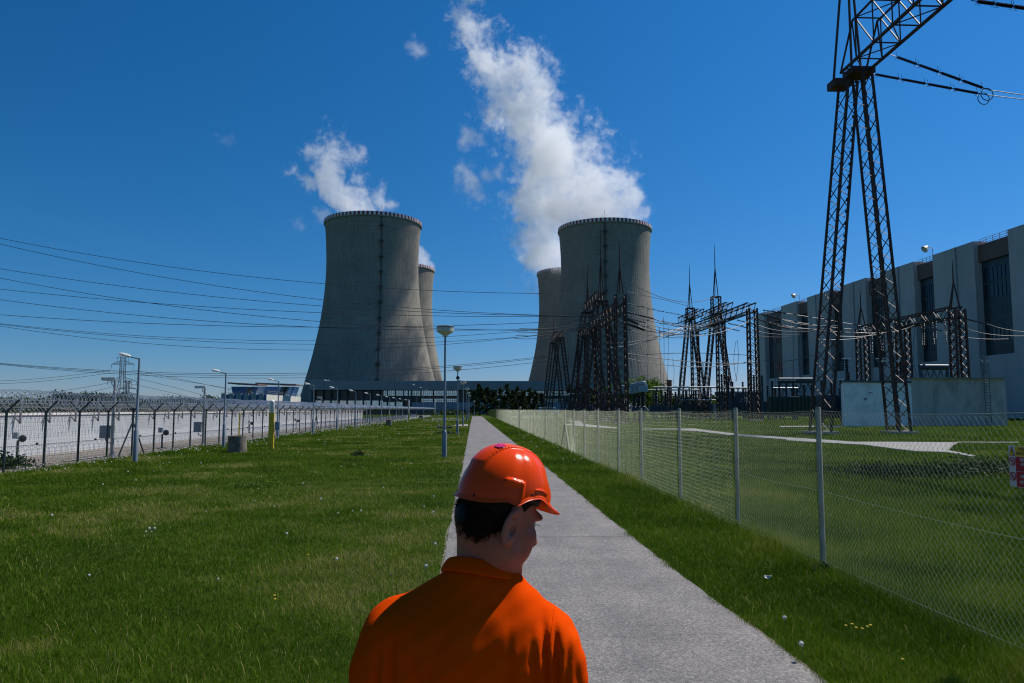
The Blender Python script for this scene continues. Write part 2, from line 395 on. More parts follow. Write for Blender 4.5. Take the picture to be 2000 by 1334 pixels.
def tower(px, D, ladder_px, label, far=False):
    X = XY(px, D); root = thing('cooling_tower', (X, D, 0), label, 'cooling tower', 'four cooling towers')
    N = 160; zs = np.linspace(7.5, 152.5, 60); V = []; F = []
    for z in zs:
        a = np.linspace(0, 2 * np.pi, N, endpoint=False); r = tr(z)
        V.append(np.stack([r * np.cos(a), r * np.sin(a), np.full(N, z)], 1))
    for z in zs[::-1]:
        a = np.linspace(0, 2 * np.pi, N, endpoint=False); r = tr(z) - .9
        V.append(np.stack([r * np.cos(a), r * np.sin(a), np.full(N, z)], 1))
    K = 2 * len(zs); V = np.concatenate(V); i, j = np.meshgrid(np.arange(K), np.arange(N), indexing='ij')
    F = np.stack([i * N + j, i * N + (j + 1) % N, ((i + 1) % K) * N + (j + 1) % N, ((i + 1) % K) * N + j], -1).reshape(-1, 4)
    npmesh('shell', V, F, M['shell'], root)
    rim = MB(); n = 144
    for q in range(n):
        a0, a1 = 2 * math.pi * q / n, 2 * math.pi * (q + 1) / n; rim.mi = q % 2
        r0, r1 = tr(152) - 1.2, tr(152) + .75
        p = [(rr_ * math.cos(a) + X, rr_ * math.sin(a) + D, z) for z in (152.3, 155) for rr_, a in ((r0, a0), (r1, a0), (r1, a1), (r0, a1))]
        rim.add(p, [(0, 3, 2, 1), (4, 5, 6, 7), (0, 1, 5, 4), (1, 2, 6, 5), (2, 3, 7, 6), (3, 0, 4, 7)])
    rim.build('rim', [M['red'], M['rimwhite']], root)
    fl = MB(); r0 = tr(151)
    fl.lathe([(r0 - .6, 151.0), (r0 + .9, 151.4), (r0 + 1.15, 152.27), (r0 - .6, 152.27)], (X, D, 0), 96); fl.build('walkway', M['shell_lo'], root)
    leg = MB()
    for q in range(48):
        a0 = 2 * math.pi * q / 48; 
        for s in (-1, 1):
            a1 = a0 + s * math.pi / 48
            leg.bar((X + 60.5 * math.cos(a0), D + 60.5 * math.sin(a0), 0), (X + 56.2 * math.cos(a1), D + 56.2 * math.sin(a1), 7.8), .9)
    leg.build('support_leg_ring', M['shell_lo'], root)
    if ladder_px:
        lb = MB(); off = (ladder_px - px) / FPX * D
        def sp(z, out_=.6):
            r = tr(z) + out_; return (X + off, D - math.sqrt(max(r * r - off * off, 1)), z)
        for k_ in range(3):
            for z in range(12, 152, 4):
                a, b = sp(z), sp(z + 4); dx = (k_ - 1) * .55
                lb.bar((a[0] + dx, a[1], a[2]), (b[0] + dx, b[1], b[2]), .18 if k_ != 1 else .22)
        for z in range(24, 152, 12):
            p = sp(z, 1.3); lb.box(p, (3.4, 2.4, .5)); lb.box((p[0], p[1] - 1.1, p[2] + .9), (3.4, .15, .3)); lb.box((p[0], p[1], p[2] - 1.2), (1.3, 1.2, 2))
        lb.build('ladder', M['ladderdk'], root)
        mb = MB(); p = sp(154, 0); mb.tube([p, (p[0], p[1], 161)], .16, 5); mb.tube([(p[0] - 2, p[1], 154), (p[0] - 2, p[1], 157)], .1, 4); mb.build('antenna', M['ladderdk'], root)
    return root
tower(723.5, 626, 751, 'large cooling tower on the left, nearest the path, with a dark ladder down its face')
tower(1184.5, 638, 1170, 'large cooling tower on the right behind the steel gantries')
tower(774.5, 834, None, 'farther cooling tower mostly hidden behind the left tower')
tower(1119, 850, None, 'farther cooling tower peeping out left of the big right tower')

# ================================================================== LONG OFFICE BUILDING
M['bluepanel'] = mat('blue_grey_cladding', (.22, .25, .28), .5, .2, .08, .3, stretch=(1, 1, .2))
M['bluepanel2'] = mat('mid_blue_cladding', (.23, .27, .34), .5, .1, .08, .3)
M['pale_reflection'] = mat('pale_window_reflection', (.85, .85, .85), .18, .75, .3, .9, stretch=(1, 1, .02))  # bright sky reflection put into the pale colour of mirror-like panes
def office():
    Y = 300; x0, x1 = XY(603, Y), XY(1166, Y); xm = XY(803, Y); D = 24
    root = thing('office_building', ((x0 + x1) / 2, Y + D / 2, 0), 'long low office building with a blue grey roof band and ribbon windows', 'building')
    zt = 1.92 + (800 - 744.5) / 1500 * Y; zb = 1.92 + (800 - 762) / 1500 * Y
    b = MB(); b.box(((x0 + x1) / 2, Y + D / 2 + 1, zb / 2 - .2), (x1 - x0 - 1.5, D - 2, zb)); b.build('wall', M['glass'], root)
    b = MB(); xs_ = xm - 12
    b.box(((x0 + 6 + x1) / 2, Y + D / 2 - .6, (zb + zt) / 2), (x1 - x0 - 6, D + 1.2, zt - zb)); b.box((x0 + 3, Y + D / 2 - .6, (zb + zt) / 2 + .25), (5.9, D + 1.2, zt - zb + .5)); b.build('roof_band', M['bluepanel'], root)
    zp0, zp1 = 1.92 + (800 - 802) / 1500 * Y, 1.92 + (800 - 786) / 1500 * Y
    b = MB(); b.box(((xm + x1) / 2, Y + 1, (zp0 + zp1) / 2), (x1 - xm, 1.6, zp1 - zp0)); b.build('spandrel_panel', M['bluepanel2'], root)
    # ribbon windows: one window per bay
    r_ = random.Random(4)
    for zlo, zhi in ((1.92 + (800 - 773) / 1500 * Y, zb - .25), (zp1 + .1, 1.92 + (800 - 779) / 1500 * Y)):
        x = xm - 11
        while x < x1 - 6:
            wb = MB(); wb.box((x + 2.4, Y + .86, (zlo + zhi) / 2), (4.5, .1, zhi - zlo)); wo = wb.build('window', M['pale_reflection'] if r_.random() < .72 else M['glass'], root)
            fb = MB()
            for i in range(7): fb.box((x + .15 + i * .75, Y + .76, (zlo + zhi) / 2), (.12, .08, zhi - zlo - .1))
            fb.box((x + 2.4, Y + .74, (zlo + zhi) / 2), (4.5, .08, .1)); f_ = fb.build('frame', M['fence_dark'], wo)
            x += 4.9
    b = MB()
    for i in range(14):
        x = x0 + 2 + i * 3.1; 
        if x < xm: b.box((x, Y + .6, zb / 2), (.35, .8, zb - .02))
    b.box(((x0 + xm) / 2, Y + .55, 5.8), (xm - x0 - 1, .4, .35)); b.build('facade_mullions', M['dkblue'], root)
    for i in range(11):
        b = MB(); x = x0 + 3.6 + i * 3.1; b.box((x, Y + .9, 4.1), (2.4, .1, 2.6)); b.build('window', M['pale_reflection'], root)
    b = MB(); b.box((XY(940, Y), Y + .7, .9), (60, .5, 1.8)); b.build('plinth', M['dkblue'], root)
    for xe in (x0 + .3, x1 - .3): b = MB(); b.box((xe, Y + 1, zb / 2), (.6, 1.2, zb)); b.build('end_wall', M['bluepanel'], root)
office()

# ================================================================== TURBINE HALL
t = NT('board_marked_wall_panels'); co = t.coord(); sx = t.n('SeparateXYZ'); t.l(co, sx.inputs[0])
br = t.n('TexBrick'); br.inputs['Scale'].default_value = 1; br.inputs['Brick Width'].default_value = 6; br.inputs['Row Height'].default_value = 1.5
br.inputs['Mortar Size'].default_value = .035; br.offset = 0
cb = t.n('CombineXYZ'); t.l(sx.outputs[1], cb.inputs[0]); t.l(sx.outputs[2], cb.inputs[1]); t.l(cb.outputs[0], br.inputs[0])
br.inputs['Color1'].default_value = (.56, .48, .43, 1); br.inputs['Color2'].default_value = (.59, .51, .46, 1); br.inputs['Mortar'].default_value = (.44, .39, .36, 1)
cl = t.noise(t.coord((1, .25, .08)), .5, 6, .6)
t.l(t.mix(.7, br.outputs[0], t.ramp(cl, [(.3, (.74, .77, .8)), (.7, (1.1, 1.1, 1.08))]), 'MULTIPLY'), t.b.inputs['Base Color'])
t.b.inputs['Roughness'].default_value = .85; M['hallwall'] = t.m
M['browncl'] = mat('brown_profiled_cladding', (.17, .085, .06), .6, 0, .15, 1, stretch=(1, 6, .1))
t = NT('hall_glazing'); co = t.coord(); sx = t.n('SeparateXYZ'); t.l(co, sx.inputs[0])
gx = t.math('POWER', t.math('ABSOLUTE', t.math('SINE', t.math('MULTIPLY', sx.outputs[1], 2.6))), 18.0); gz = t.math('POWER', t.math('ABSOLUTE', t.math('SINE', t.math('MULTIPLY', sx.outputs[2], 1.05))), 40.0)
gg = t.math('MAXIMUM', gx, gz); nz = t.noise(t.coord((1, 1, .6)), .6, 3)
t.l(t.mix(gg, t.ramp(nz, [(.35, (.008, .02, .022)), (.7, (.022, .045, .045))]), (.035, .055, .055)), t.b.inputs['Base Color']); t.b.inputs['Roughness'].default_value = .4; M['hallglass'] = t.m
def hall():
    X = 115; H = 1.92 + (800 - 437) / 1070 * X - .3; y0, y1 = 125, 308; D = 45
    root = thing('turbine_hall', (X + D / 2, (y0 + y1) / 2, 0), 'huge grey concrete turbine hall with tall dark glazed strips and brown parapets', 'building')
    b = MB(); b.box((X + 2.5 + D / 2, (y0 + y1) / 2, (H - 1.6) / 2), (D, y1 - y0 - .4, H - 1.6)); b.build('wall', M['hallwall'], root)
    edges = [(299, 282), (268, 259), (242.5, 234), (219, 209.5), (194, 185.5), (169.5, 158), (145, 135)]
    prev = y1
    for a, c in edges:
        b = MB(); b.box((X + 1.1, (prev + a) / 2, H / 2), (3.2, prev - a, H)); b.build('pier', M['hallwall'], root)
        b = MB(); b.box((X + 1.6, (a + c) / 2, H - 3.0), (2.2, a - c - .02, 4.0)); b.build('parapet_cladding', M['browncl'], root)
        gl = MB(); gl.box((X + 1.9, (a + c) / 2, (14.2 + H - 5.02) / 2), (1.4, a - c - .03, H - 5.04 - 14.2)); go = gl.build('glazing', M['hallglass'], root)
        for zc in (H - 8.2, H - 12, 18.5):
            lv = MB(); lv.box((X + 1.16, (a + c) / 2, zc), (.05, (a - c) * .9, 3.0))
            for i in range(8): lv.box((X + 1.1, a - (a - c) * (i + .7) / 8.4, zc), (.15, .28, 3.0))
            lv.build('louvre', M['glass'], go)
        lw = MB(); lw.box((X + 1.7, (a + c) / 2, 7.05), (2.0, a - c - .03, 14.1)); lw.build('lower_wall', M['hallwall'], root)
        rl = MB()
        for zz in (.0, .5, 1.0): rl.bar((X + 1, a, H - .6 + zz), (X + 1, c, H - .6 + zz), .09)
        for i in range(6): yq = a + (c - a) * i / 5; rl.bar((X + 1, yq, H - 1), (X + 1, yq, H + .45), .09)
        rl.build('railing', M['galv'], root); prev = c
    b = MB(); b.box((X + 1.1, (prev + y0) / 2, H / 2), (3.2, prev - y0, H)); b.build('pier', M['hallwall'], root)
    b = MB(); b.box((X - .6, 172, 4.2), (.3, 9, 8.4)); b.build('gate', M['dkblue'], root)
    b = MB(); b.box((X - .65, 187, 3.4), (.3, 6, 6.8)); b.build('door', M['glass'], root)
    b = MB(); b.box((X - .7, 150, 4.2), (.3, 8, 8.4)); b.build('gate', M['dkgreen'], root)
    for y in (289, 252, 226, 201, 176):
        b = MB(); b.tube([(X - .7, y, 12), (X - .7, y, H)], .12, 5); b.build('downpipe', M['grey_box'], root)
    return H
HH = hall()
def floodlight(y, label):
    X = 115; r = thing('floodlight', (X + .6, y, HH), label, 'floodlight', 'floodlights on the hall roof')
    b = MB(); b.tube([(X + .6, y, HH), (X + .6, y, HH + 1.7), (X + .4, y, HH + 2.2), (X - .3, y, HH + 2.4)], .09, 6); b.build('bracket', M['galv'], r)
    b = MB(); b.lathe([(.15, 0), (.55, .3), (.95, 1.3), (.9, 1.35), (.3, 1.1)], (X - .6, y, HH + 2.5), 14, ax=(-.75, -.1, -.55)); b.build('lamp_head', M['white_plastic'], r)
floodlight(XY(1, 1) * 0 + 187, 'floodlight on the hall roof above the last but one grey pier on the right')
floodlight(268, 'small floodlight on the far end of the hall roof')

# ================================================================== CONCRETE HUT IN THE SWITCHYARD
def hut():
    a = G(1651, 833.5); z1 = 1.92 + 56 / 1500 * a.y
    b0 = G(1790, 834); c0 = G(1950, 831.5)
    root = thing('transformer_hut', (b0.x, b0.y + 3, 0), 'low concrete enclosure with a white rendered wall and a stained grey wall', 'concrete hut')
    A = Vector((a.x, a.y, 0)); B = Vector((XY(1779, 87.5), 87.5, 0)); Cc = Vector((c0.x, B.y + .4, 0)); dp = 9.0
    h1 = 5.0; h2 = 1.92 + (800 - 738) / 1500 * 87.5
    m = MB(); m.poly([(A.x, A.y), (B.x, B.y - .3), (B.x + 2, B.y + dp), (A.x + 4, A.y + dp)], 0, h1); m.build('white_wall', M['white_render'], root)
    m = MB(); m.poly([(B.x, B.y), (Cc.x, Cc.y), (Cc.x, Cc.y + .6), (B.x, B.y + .6)], 0, h2)
    m.poly([(Cc.x - .5, Cc.y + .62), (Cc.x, Cc.y + .62), (Cc.x + 1.6, Cc.y + dp), (Cc.x + 1.1, Cc.y + dp)], 0, h2); m.build('grey_wall', M['concrete'], root)
    m = MB(); m.poly([(A.x - .15, A.y - .2), (B.x - .05, B.y - .5), (B.x + 2, B.y + dp), (A.x + 4, A.y + dp)], h1 + .01, h1 + .22); m.build('roof_slab', M['dkblue'], root)
    m = MB(); m.bar((B.x, B.y - .04, h2 + .06), (Cc.x + .05, Cc.y - .04, h2 + .06), .75, .1); m.build('coping', M['slab'], root)
    m = MB(); x = XY(1932, B.y - .5)
    for s in (-.32, .32):
        m.tube([(x + s, B.y - .35, .2), (x + s, B.y - .35, h2 + 1.9), (x + s * .8, B.y + .2, h2 + 2.3)], .035, 6)
    z = .5
    while z < h2 + .3: m.tube([(x - .32, B.y - .35, z), (x + .32, B.y - .35, z)], .028, 5); z += .38
    for z in (1.5, 3.4, 5): m.bar((x - .32, B.y - .35, z), (x - .32, B.y, z), .04); m.bar((x + .32, B.y - .35, z), (x + .32, B.y, z), .04)
    m.build('ladder', M['dkblue'], root)
    m = MB(); m.box((A.x + 3.0, A.y - .12, 3.8), (.5, .1, .12)); m.box((A.x + 2.4, A.y - .1, 3.1), (.35, .1, .3)); m.build('bracket', M['grey_box'], root)
hut()
# ================================================================== WHITE PERIMETER WALL AND SECURITY FENCE (left)
t = NT('white_profiled_wall'); co = t.coord(); sx = t.n('SeparateXYZ'); t.l(co, sx.inputs[0])
li = t.math('POWER', t.math('ABSOLUTE', t.math('SINE', t.math('MULTIPLY', sx.outputs[2], 21.0))), 10.0)
ge = t.math('POWER', t.math('ABSOLUTE', t.math('SINE', t.math('MULTIPLY', sx.outputs[1], 1.05))), 400.0)
nz = t.noise(t.coord((1, .3, 1)), .8, 5)
cc = t.mix(t.math('MULTIPLY', t.math('MAXIMUM', li, ge), .3), t.ramp(nz, [(.3, (.46, .47, .48)), (.7, (.55, .565, .58))]), (.30, .31, .33))
t.l(cc, t.b.inputs['Base Color']); t.b.inputs['Roughness'].default_value = .6; M['white_wall'] = t.m
WX = -18.6
root = thing('perimeter_wall', (WX - .1, 66, 0), 'long white panel wall topped with razor wire behind the left fence', 'wall')
b = MB(); b.box((WX - .1, 66, .84), (.2, 124, 1.68)); b.build('panels', M['white_wall'], root)
b = MB(); b.box((WX - .1, 66, 1.735), (.3, 124, .10)); b.build('coping', M['white_render'], root)
def coil(X, Z, Rr, y0, y1, pitch, th, seed, wob=.05):
    """concertina: a wire helix with small barbs, as one numpy mesh"""
    n = int((y1 - y0) / pitch * 18); t_ = np.linspace(0, (y1 - y0) / pitch * 2 * np.pi, n); rs = np.random.default_rng(seed)
    kk = np.arange(n); wr = Rr * (1 + wob * np.sin(t_ * .237 + seed) + wob * .6 * np.sin(t_ * .071))
    sway = wob * 1.2 * np.sin(t_ * .043 + seed)
    ctr = np.stack([X + wr * np.cos(t_) + sway, y0 + t_ * pitch / 2 / np.pi + .32 * pitch * np.sin(t_ * 1.0 + 1), Z + wr * np.sin(t_) + sway * .5], 1)
    d = np.gradient(ctr, axis=0); d /= np.linalg.norm(d, axis=1)[:, None]
    rad = np.stack([np.cos(t_), np.zeros(n), np.sin(t_)], 1); side = np.cross(d, rad)
    thv = th * np.clip(ctr[:, 1] / 32, .9, 2.6)[:, None]
    V = np.stack([ctr + rad * thv, ctr - rad * thv * .5 + side * thv, ctr - rad * thv * .5 - side * thv], 1).reshape(-1, 3)
    i = np.arange(n - 1); F = np.concatenate([np.stack([i * 3 + a, i * 3 + b, i * 3 + 3 + b, i * 3 + 3 + a], 1) for a, b in ((0, 1), (1, 2), (2, 0))])
    m = ctr[:, 1] < 75; q = np.nonzero(m)[0][::2]; c0 = ctr[q]; s_ = rs.uniform(-1, 1, (len(q), 3)) * .018
    B = np.stack([c0 - side[q] * .035, c0 + side[q] * .035, c0 + rad[q] * .03 + s_], 1).reshape(-1, 3)
    F2 = (np.arange(len(q) * 3).reshape(-1, 3) + len(V))
    return np.concatenate([V, B]), [F, F2]
def coil_obj(name, parent, *a):
    V, F = coil(*a); o0 = np.array(wl(parent)); npmesh(name, V - o0, F, M['razor'], parent, smooth=False)
coil_obj('razor_coil', root, WX, 2.34, .36, 24, 127, .36, .008, 1)
coil_obj('razor_coil', root, WX + .5, 2.05, .27, 24, 127, .30, .007, 5)
for i in range(58):
    y = 25.6 + i * 2.15
    if y > 127: break
    b = MB(); b.bar((WX + .22, y, 1.35), (WX + .22, y, 2.5), .07, .05); b.bar((WX + .22, y, 1.38), (WX, y, 1.62), .05); b.bar((WX + .26, y, 1.9), (WX + .50, y, 2.1), .03)
    b.build('wire_bracket', M['galv'], root)
# ---- outer fence: dark posts with Y arms
FX = -14.0
root = thing('security_fence', (FX, 140, 0), 'dark green welded mesh fence with Y shaped post tops and coils of razor wire', 'fence')
Ys = [23.7 + 2.13 * i for i in range(112)]
Ys = [19.44, 21.57] + Ys
def fpost(m, y, k=0):
    jz = 1.86; m.box((FX, y, jz / 2), (.055, .055, jz))
    for s in (-1, 1): m.bar((FX, y, jz - .01), (FX + s * .36, y, jz + .37), .05, .045)
for i, y in enumerate(Ys[:98]):
    m = MB(); fpost(m, y)
    if i in (6, 23, 40):
        m.box((FX + .003, y, 1.9), (.09, .09, .2))
        for s in (-1, 1): m.bar((FX, y, 1.45), (FX, y + s * 1.15, .1), .045)
        for s in (-1, 1): m.bar((FX + .36, y, 2.2), (FX + .36, y + s * 2.13, 2.2), .03); m.bar((FX, y, 1.72), (FX, y + s * 2.13, 1.72), .04)
    m.build('fence_post', M['fence_dark'], root)
m = MB()
for y in Ys[98:]: fpost(m, y)
tag(m.build('fence_post', M['fence_dark'], root), kind='stuff')
# welded mesh: wires 200 x 60 mm; straight bars
m = MB(); m_v = []
y = 17.0
while y < 150:
    r = .0015 * (1 if y < 60 else 2.2); st = .10 if y < 48 else .3
    m.bar((FX - .03, y, .05), (FX - .03, y, 1.84), r * 2); y += st
z = .07
while z < 1.85: m.bar((FX - .033, 17, z), (FX - .033, 262, z), .005, .005); z += .12
m.build('wire_mesh', M['fence_dark'], root)
m = MB()
for s in (-1, 1):
    for q in (.35, .7, 1): m.bar((FX + s * .36 * q, 17, 1.86 + .36 * q), (FX + s * .36 * q, 262, 1.86 + .36 * q), .008)
m.build('barbed_wire', M['razor'], root)
coil_obj('razor_coil', root, FX, 2.22, .25, 18, 262, .30, .006, 2)
c = thing('razor_wire_coil', (-15.6, 100, 0), 'coil of razor wire lying on the gravel between the left fence and the white wall', 'razor wire')
coil_obj('coil', c, -15.55, .36, .33, 18, 200, .4, .0055, 3)
m = MB(); m.tube([(-15.55, 18, .69), (-15.55, 200, .69)], .006, 4); 
m.build('carrier_wire', M['fence_dark'], c)
M['knob'] = mat('black_knob', (.02, .02, .022), .5)
for i in range(40):
    m = MB(); y = 24 + 4.2 * i; m.lathe([(.0, -.04), (.045, -.03), (.045, .03), (0, .04)], (-15.55, y, .71), 8, ax=(1, 0, 0)); m.build('clamp', M['knob'], c)
# ---- sensor boxes on the gravel strip
def sensor(px, py, label, big=False):
    g_ = G(px, py); r = thing('motion_sensor', (g_.x, g_.y, 0), label, 'sensor', 'detector posts on the gravel strip')
    b = MB(); b.box((g_.x, g_.y, .36), (.07, .07, .72)); b.box((g_.x, g_.y, .03), (.3, .3, .06)); b.build('post', M['fence_dark'], r)
    b = MB(); b.box((g_.x - .06, g_.y - .06, .92), (.2, .14, .24)); b.build('box', M['grey_box'], r, bevel=.01)
    b = MB(); b.lathe([(.0, -.05), (.11, -.04), (.14, 0), (.11, .05), (0, .06)], (g_.x + .18, g_.y - .02, .80), 16, ax=(.5, -.8, .1)); b.tube([(g_.x, g_.y, .72), (g_.x + .15, g_.y, .78)], .025, 6); b.build('dish', M['knob'], r)
sensor(33, 897, 'grey sensor box and black dish on a low post at the left edge')
sensor(316, 877, 'sensor head on a low post right of the first street lamp')
sensor(487, 846, 'sensor on a low post behind the yellow marker pipe')
sensor(578, 838, 'farthest sensor post on the gravel strip, right of the yellow post')
# ---- camera poles
def campole(px, py, top, label, box=True, s=1):
    g_ = G(px, py); H = CAMH + (800 - top) / 1500 * g_.y; X, Y = g_.x, g_.y
    r = thing('camera_pole', (X, Y, 0), label, 'camera pole', 'camera poles between the fences')
    b = MB(); b.lathe([(.11, 0), (.11, .12), (.07, .14), (.068, H - .5), (.05, H - .48), (.05, H)], (X, Y, 0), 12); b.build('pole', M['galv'], r, True)
    b = MB(); d = Vector((-.85, -.5, .0)).normalized()
    p = Vector((X, Y, H)) + d * .12; c_ = MB(); c_.bar(p - d * .12, p + d * .34 + Vector((0, 0, -.02)), .15, .12); c_.bar(p - d * .10 + Vector((0, 0, .07)), p + d * .40 + Vector((0, 0, .06)), .18, .02)
    cc_ = c_.build('camera', M['white_plastic'], r, bevel=.01); l_ = MB(); l_.lathe([(.05, 0), (.05, .03)], p + d * .345, 10, ax=d); l_.build('lens', M['black'], cc_)
    b.v = []; b.f = []; b.m = []; b.tube([(X, Y, H - .3), (X - .1, Y - .05, H - .22), tuple(p - Vector((0, 0, .06)))], .02, 6); b.build('bracket', M['galv'], r)
    if box:
        b = MB(); b.box((X - .28, Y - .06, 1.02), (.36, .2, .52)); b.build('cabinet', M['grey_box'], r, bevel=.015)
        b = MB(); b.tube([(X - .25, Y - .06, .76), (X - .2, Y - .06, .6), (X, Y - .05, .55)], .02, 6); b.bar((X - .1, Y, 1.2), (X + .05, Y, 1.2), .04); b.build('conduit', M['fence_dark'], r)
campole(218, 893, 742, 'thick grey pole carrying a white camera and a grey cabinet beside the first street lamp')
campole(396, 872.5, 757, 'second grey camera pole with a cabinet, left of the second street lamp')
campole(627, 837, 777, 'camera pole in front of the left end of the office building', False)
campole(716, 826, 785, 'small distant camera pole, right of the fifth street lamp', False)
campole(779, 818, 785, 'farthest small camera pole near the end of the security fence', False)
# ---- street lamps along the fence
def street_lamp(px, Y, H, label, arm=.32, hl=.44, grp='street lamps along the security fence', bx=None):
    X = XY(px, Y) if bx is None else bx
    r = thing('street_lamp', (X, Y, 0), label, 'street lamp', grp)
    b = MB(); b.lathe([(.085, 0), (.085, 1.15), (.05, 1.2), (.04, H * .75), (.034, H)], (X, Y, 0), 12); b.build('pole', M['lamp_pole'], r, True)
    b = MB(); b.box((X + .087 * 0, Y - .082, .6), (.09, .012, .3)); b.build('hatch', M['lamp_pole'], r)
    b = MB(); b.tube([(X + .02, Y, H - .03), (X - arm, Y, H + .05)], .024, 8); b.build('arm', M['lamp_pole'], r, True)
    b = MB(); ax = Vector((-1, 0, .22)).normalized(); L_ = hl
    for (u0, u1) in ((0, 1),):
        n = 12; prof = [(0, .03, .03), (.08, .07, .055), (.35, .105, .075), (.7, .11, .075), (.92, .08, .05), (1, .02, .02)]
        ring = []; 
        for u, wy, wz in prof:
            for j in range(n):
                a = 2 * math.pi * j / n; zz = math.sin(a) * wz * (1 if math.sin(a) > 0 else .7)
                q = Vector((X - arm, Y, H + .05)) + ax * (u * L_); ring.append((q.x, q.y + math.cos(a) * wy, q.z + zz + .02))
        b.add(ring, [(i * n + j, i * n + (j + 1) % n, (i + 1) * n + (j + 1) % n, (i + 1) * n + j) for i in range(len(prof) - 1) for j in range(n)] + [tuple(range(n - 1, -1, -1)), tuple(range((len(prof) - 1) * n, len(prof) * n))])
    ho = b.build('lamp_head', M['white_plastic'], r, True)
    b = MB(); q = Vector((X - arm, Y, H + .05)) + ax * (.55 * L_); b.box((q.x, q.y, q.z - .04), (.26, .13, .03)); b.build('lens', M['pale_reflection'], ho)
ords = ['nearest', 'second', 'third', 'fourth', 'fifth', 'sixth', 'seventh', 'eighth', 'ninth', 'tenth', 'eleventh', 'twelfth']
LY = [28.8, 40.6, 52, 61, 71, 82, 95, 107, 120, 133, 146, 159]; LPX = [268, 439, 543, 612, 658.5, 694.5, 723, 745, 761, 774, 786, 797]
for i in range(12):
    street_lamp(LPX[i], LY[i], 3.82 if i else 3.8, '%s street lamp in the row along the security fence' % ords[i])
for px, top, wd in ((814, 753, 'left'), (827, 758, 'middle'), (838, 763, 'right')):
    Y = 8.3 / (800 - top) * 1500 * .8; street_lamp(px, Y, CAMH + (800 - top) / 1500 * Y, '%s one of three tall thin lamps beyond the end of the fence' % wd, .6, .8, 'tall lamps in front of the office building')
# ---- path lamps
def path_lamp(X, Y, H, label, s=1):
    r = thing('path_lamp', (X, Y, 0), label, 'path lamp', 'mushroom lamps beside the path')
    b = MB(); b.lathe([(.10 * s, 0), (.10 * s, 1.0), (.095 * s, 1.05), (.055 * s, 1.1), (.05 * s, H * .62), (.045 * s, H * .625), (.04 * s, H - .1)], (X, Y, 0), 14); b.build('pole', M['lamp_pole'], r, True)
    b = MB(); b.box((X - .02, Y - .1 * s, .62), (.09, .012, .26)); b.build('hatch', M['lamp_pole'], r)
    b = MB(); b.lathe([(.04, 0), (.085, 0), (.09, .05), (.33, .2), (.345, .21), (.345, .36), (.33, .37)], (X, Y, H - .1), 28); c_ = b.build('diffuser', M['cream'], r, True)
    b = MB(); b.lathe([(.345, 0), (.352, .01), (.352, .06), (.3, .085), (.05, .10)], (X, Y, H - .1 + .372), 28); b.build('cap', M['grey_box'], c_, True)
PLY = [31, 60, 91, 121, 150, 180]; PLP = [868.5, 893.5, 904.5, 911.5, 914.5, 916.5]
for i, (y, p) in enumerate(zip(PLY, PLP)):
    path_lamp(XY(p, y), y, 4.95, '%s mushroom lamp on a blue grey pole left of the path' % (ords[i] if i else 'nearest and tallest'))
path_lamp(XY(926, 216), 216, 4.0, 'short mushroom lamp at the far end of the path', 1.2)
# camera cluster on the second path lamp
r = thing('camera', (XY(893.5, 60), 59.9, 4.3), 'pair of small dark and grey cameras fixed under the second mushroom lamp', 'camera')
X = XY(893.5, 60)
b = MB(); b.lathe([(0, -.15), (.13, -.12), (.15, 0), (.1, .12), (0, .14)], (X + .02, 59.8, 4.38), 12, ax=(0, 1, 0)); b.build('housing', M['knob'], r, True)
b = MB(); b.box((X + .12, 59.8, 4.0), (.22, .2, .38)); b.build('bracket_box', M['grey_box'], r)
# ---- odds and ends on the lawn
def well_ring(px, py, wpx, hpx, label):
    g_ = G(px, py); X, Y = g_.x, g_.y; rd = wpx / 1500 * Y / 2; h = hpx / 1500 * Y
    r = thing('concrete_well_ring', (X, Y, 0), label, 'well ring', 'concrete rings on the lawn')
    b = MB(); b.lathe([(rd, 0), (rd * 1.0, h * .5), (rd, h - .015), (rd - .015, h), (rd * .82, h), (rd * .8, h - .02), (rd * .8, .05), (rd * .8, 0)], (X, Y, 0), 40, caps=False); b.build('ring', M['ringc'], r, True)
    b = MB(); b.lathe([(rd * .79, h * .55), (.01, h * .56)], (X, Y, 0), 24, caps=False); b.build('cover', M['concrete'], r)
well_ring(463, 884, 35, 32, 'stained concrete well ring standing on the lawn near the fence')
well_ring(760, 831, 11.5, 11, 'dark concrete ring farther along the lawn')
well_ring(822, 817.5, 8, 6, 'farthest small dark ring on the lawn')
M['soilpatch'] = mat('dead_grass', (.12, .09, .05), 1, 0, .3, 10)
def pipe_marker(px, Y, H, label):
    X = XY(px, Y); b = MB(); b.lathe([(.035, 0), (.035, H - .02), (.02, H)], (X, Y, 0), 10)
    o = b.build('marker_pipe', M['yellow'], origin=(X, Y, 0), smooth=True); tag(o, label, 'marker pipe', 'yellow marker pipes')
pipe_marker(468.5, 36.2, 1.80, 'thin yellow pipe standing behind the near concrete ring')
pipe_marker(760, 95, 1.9, 'thin yellow pipe behind the dark ring farther along')
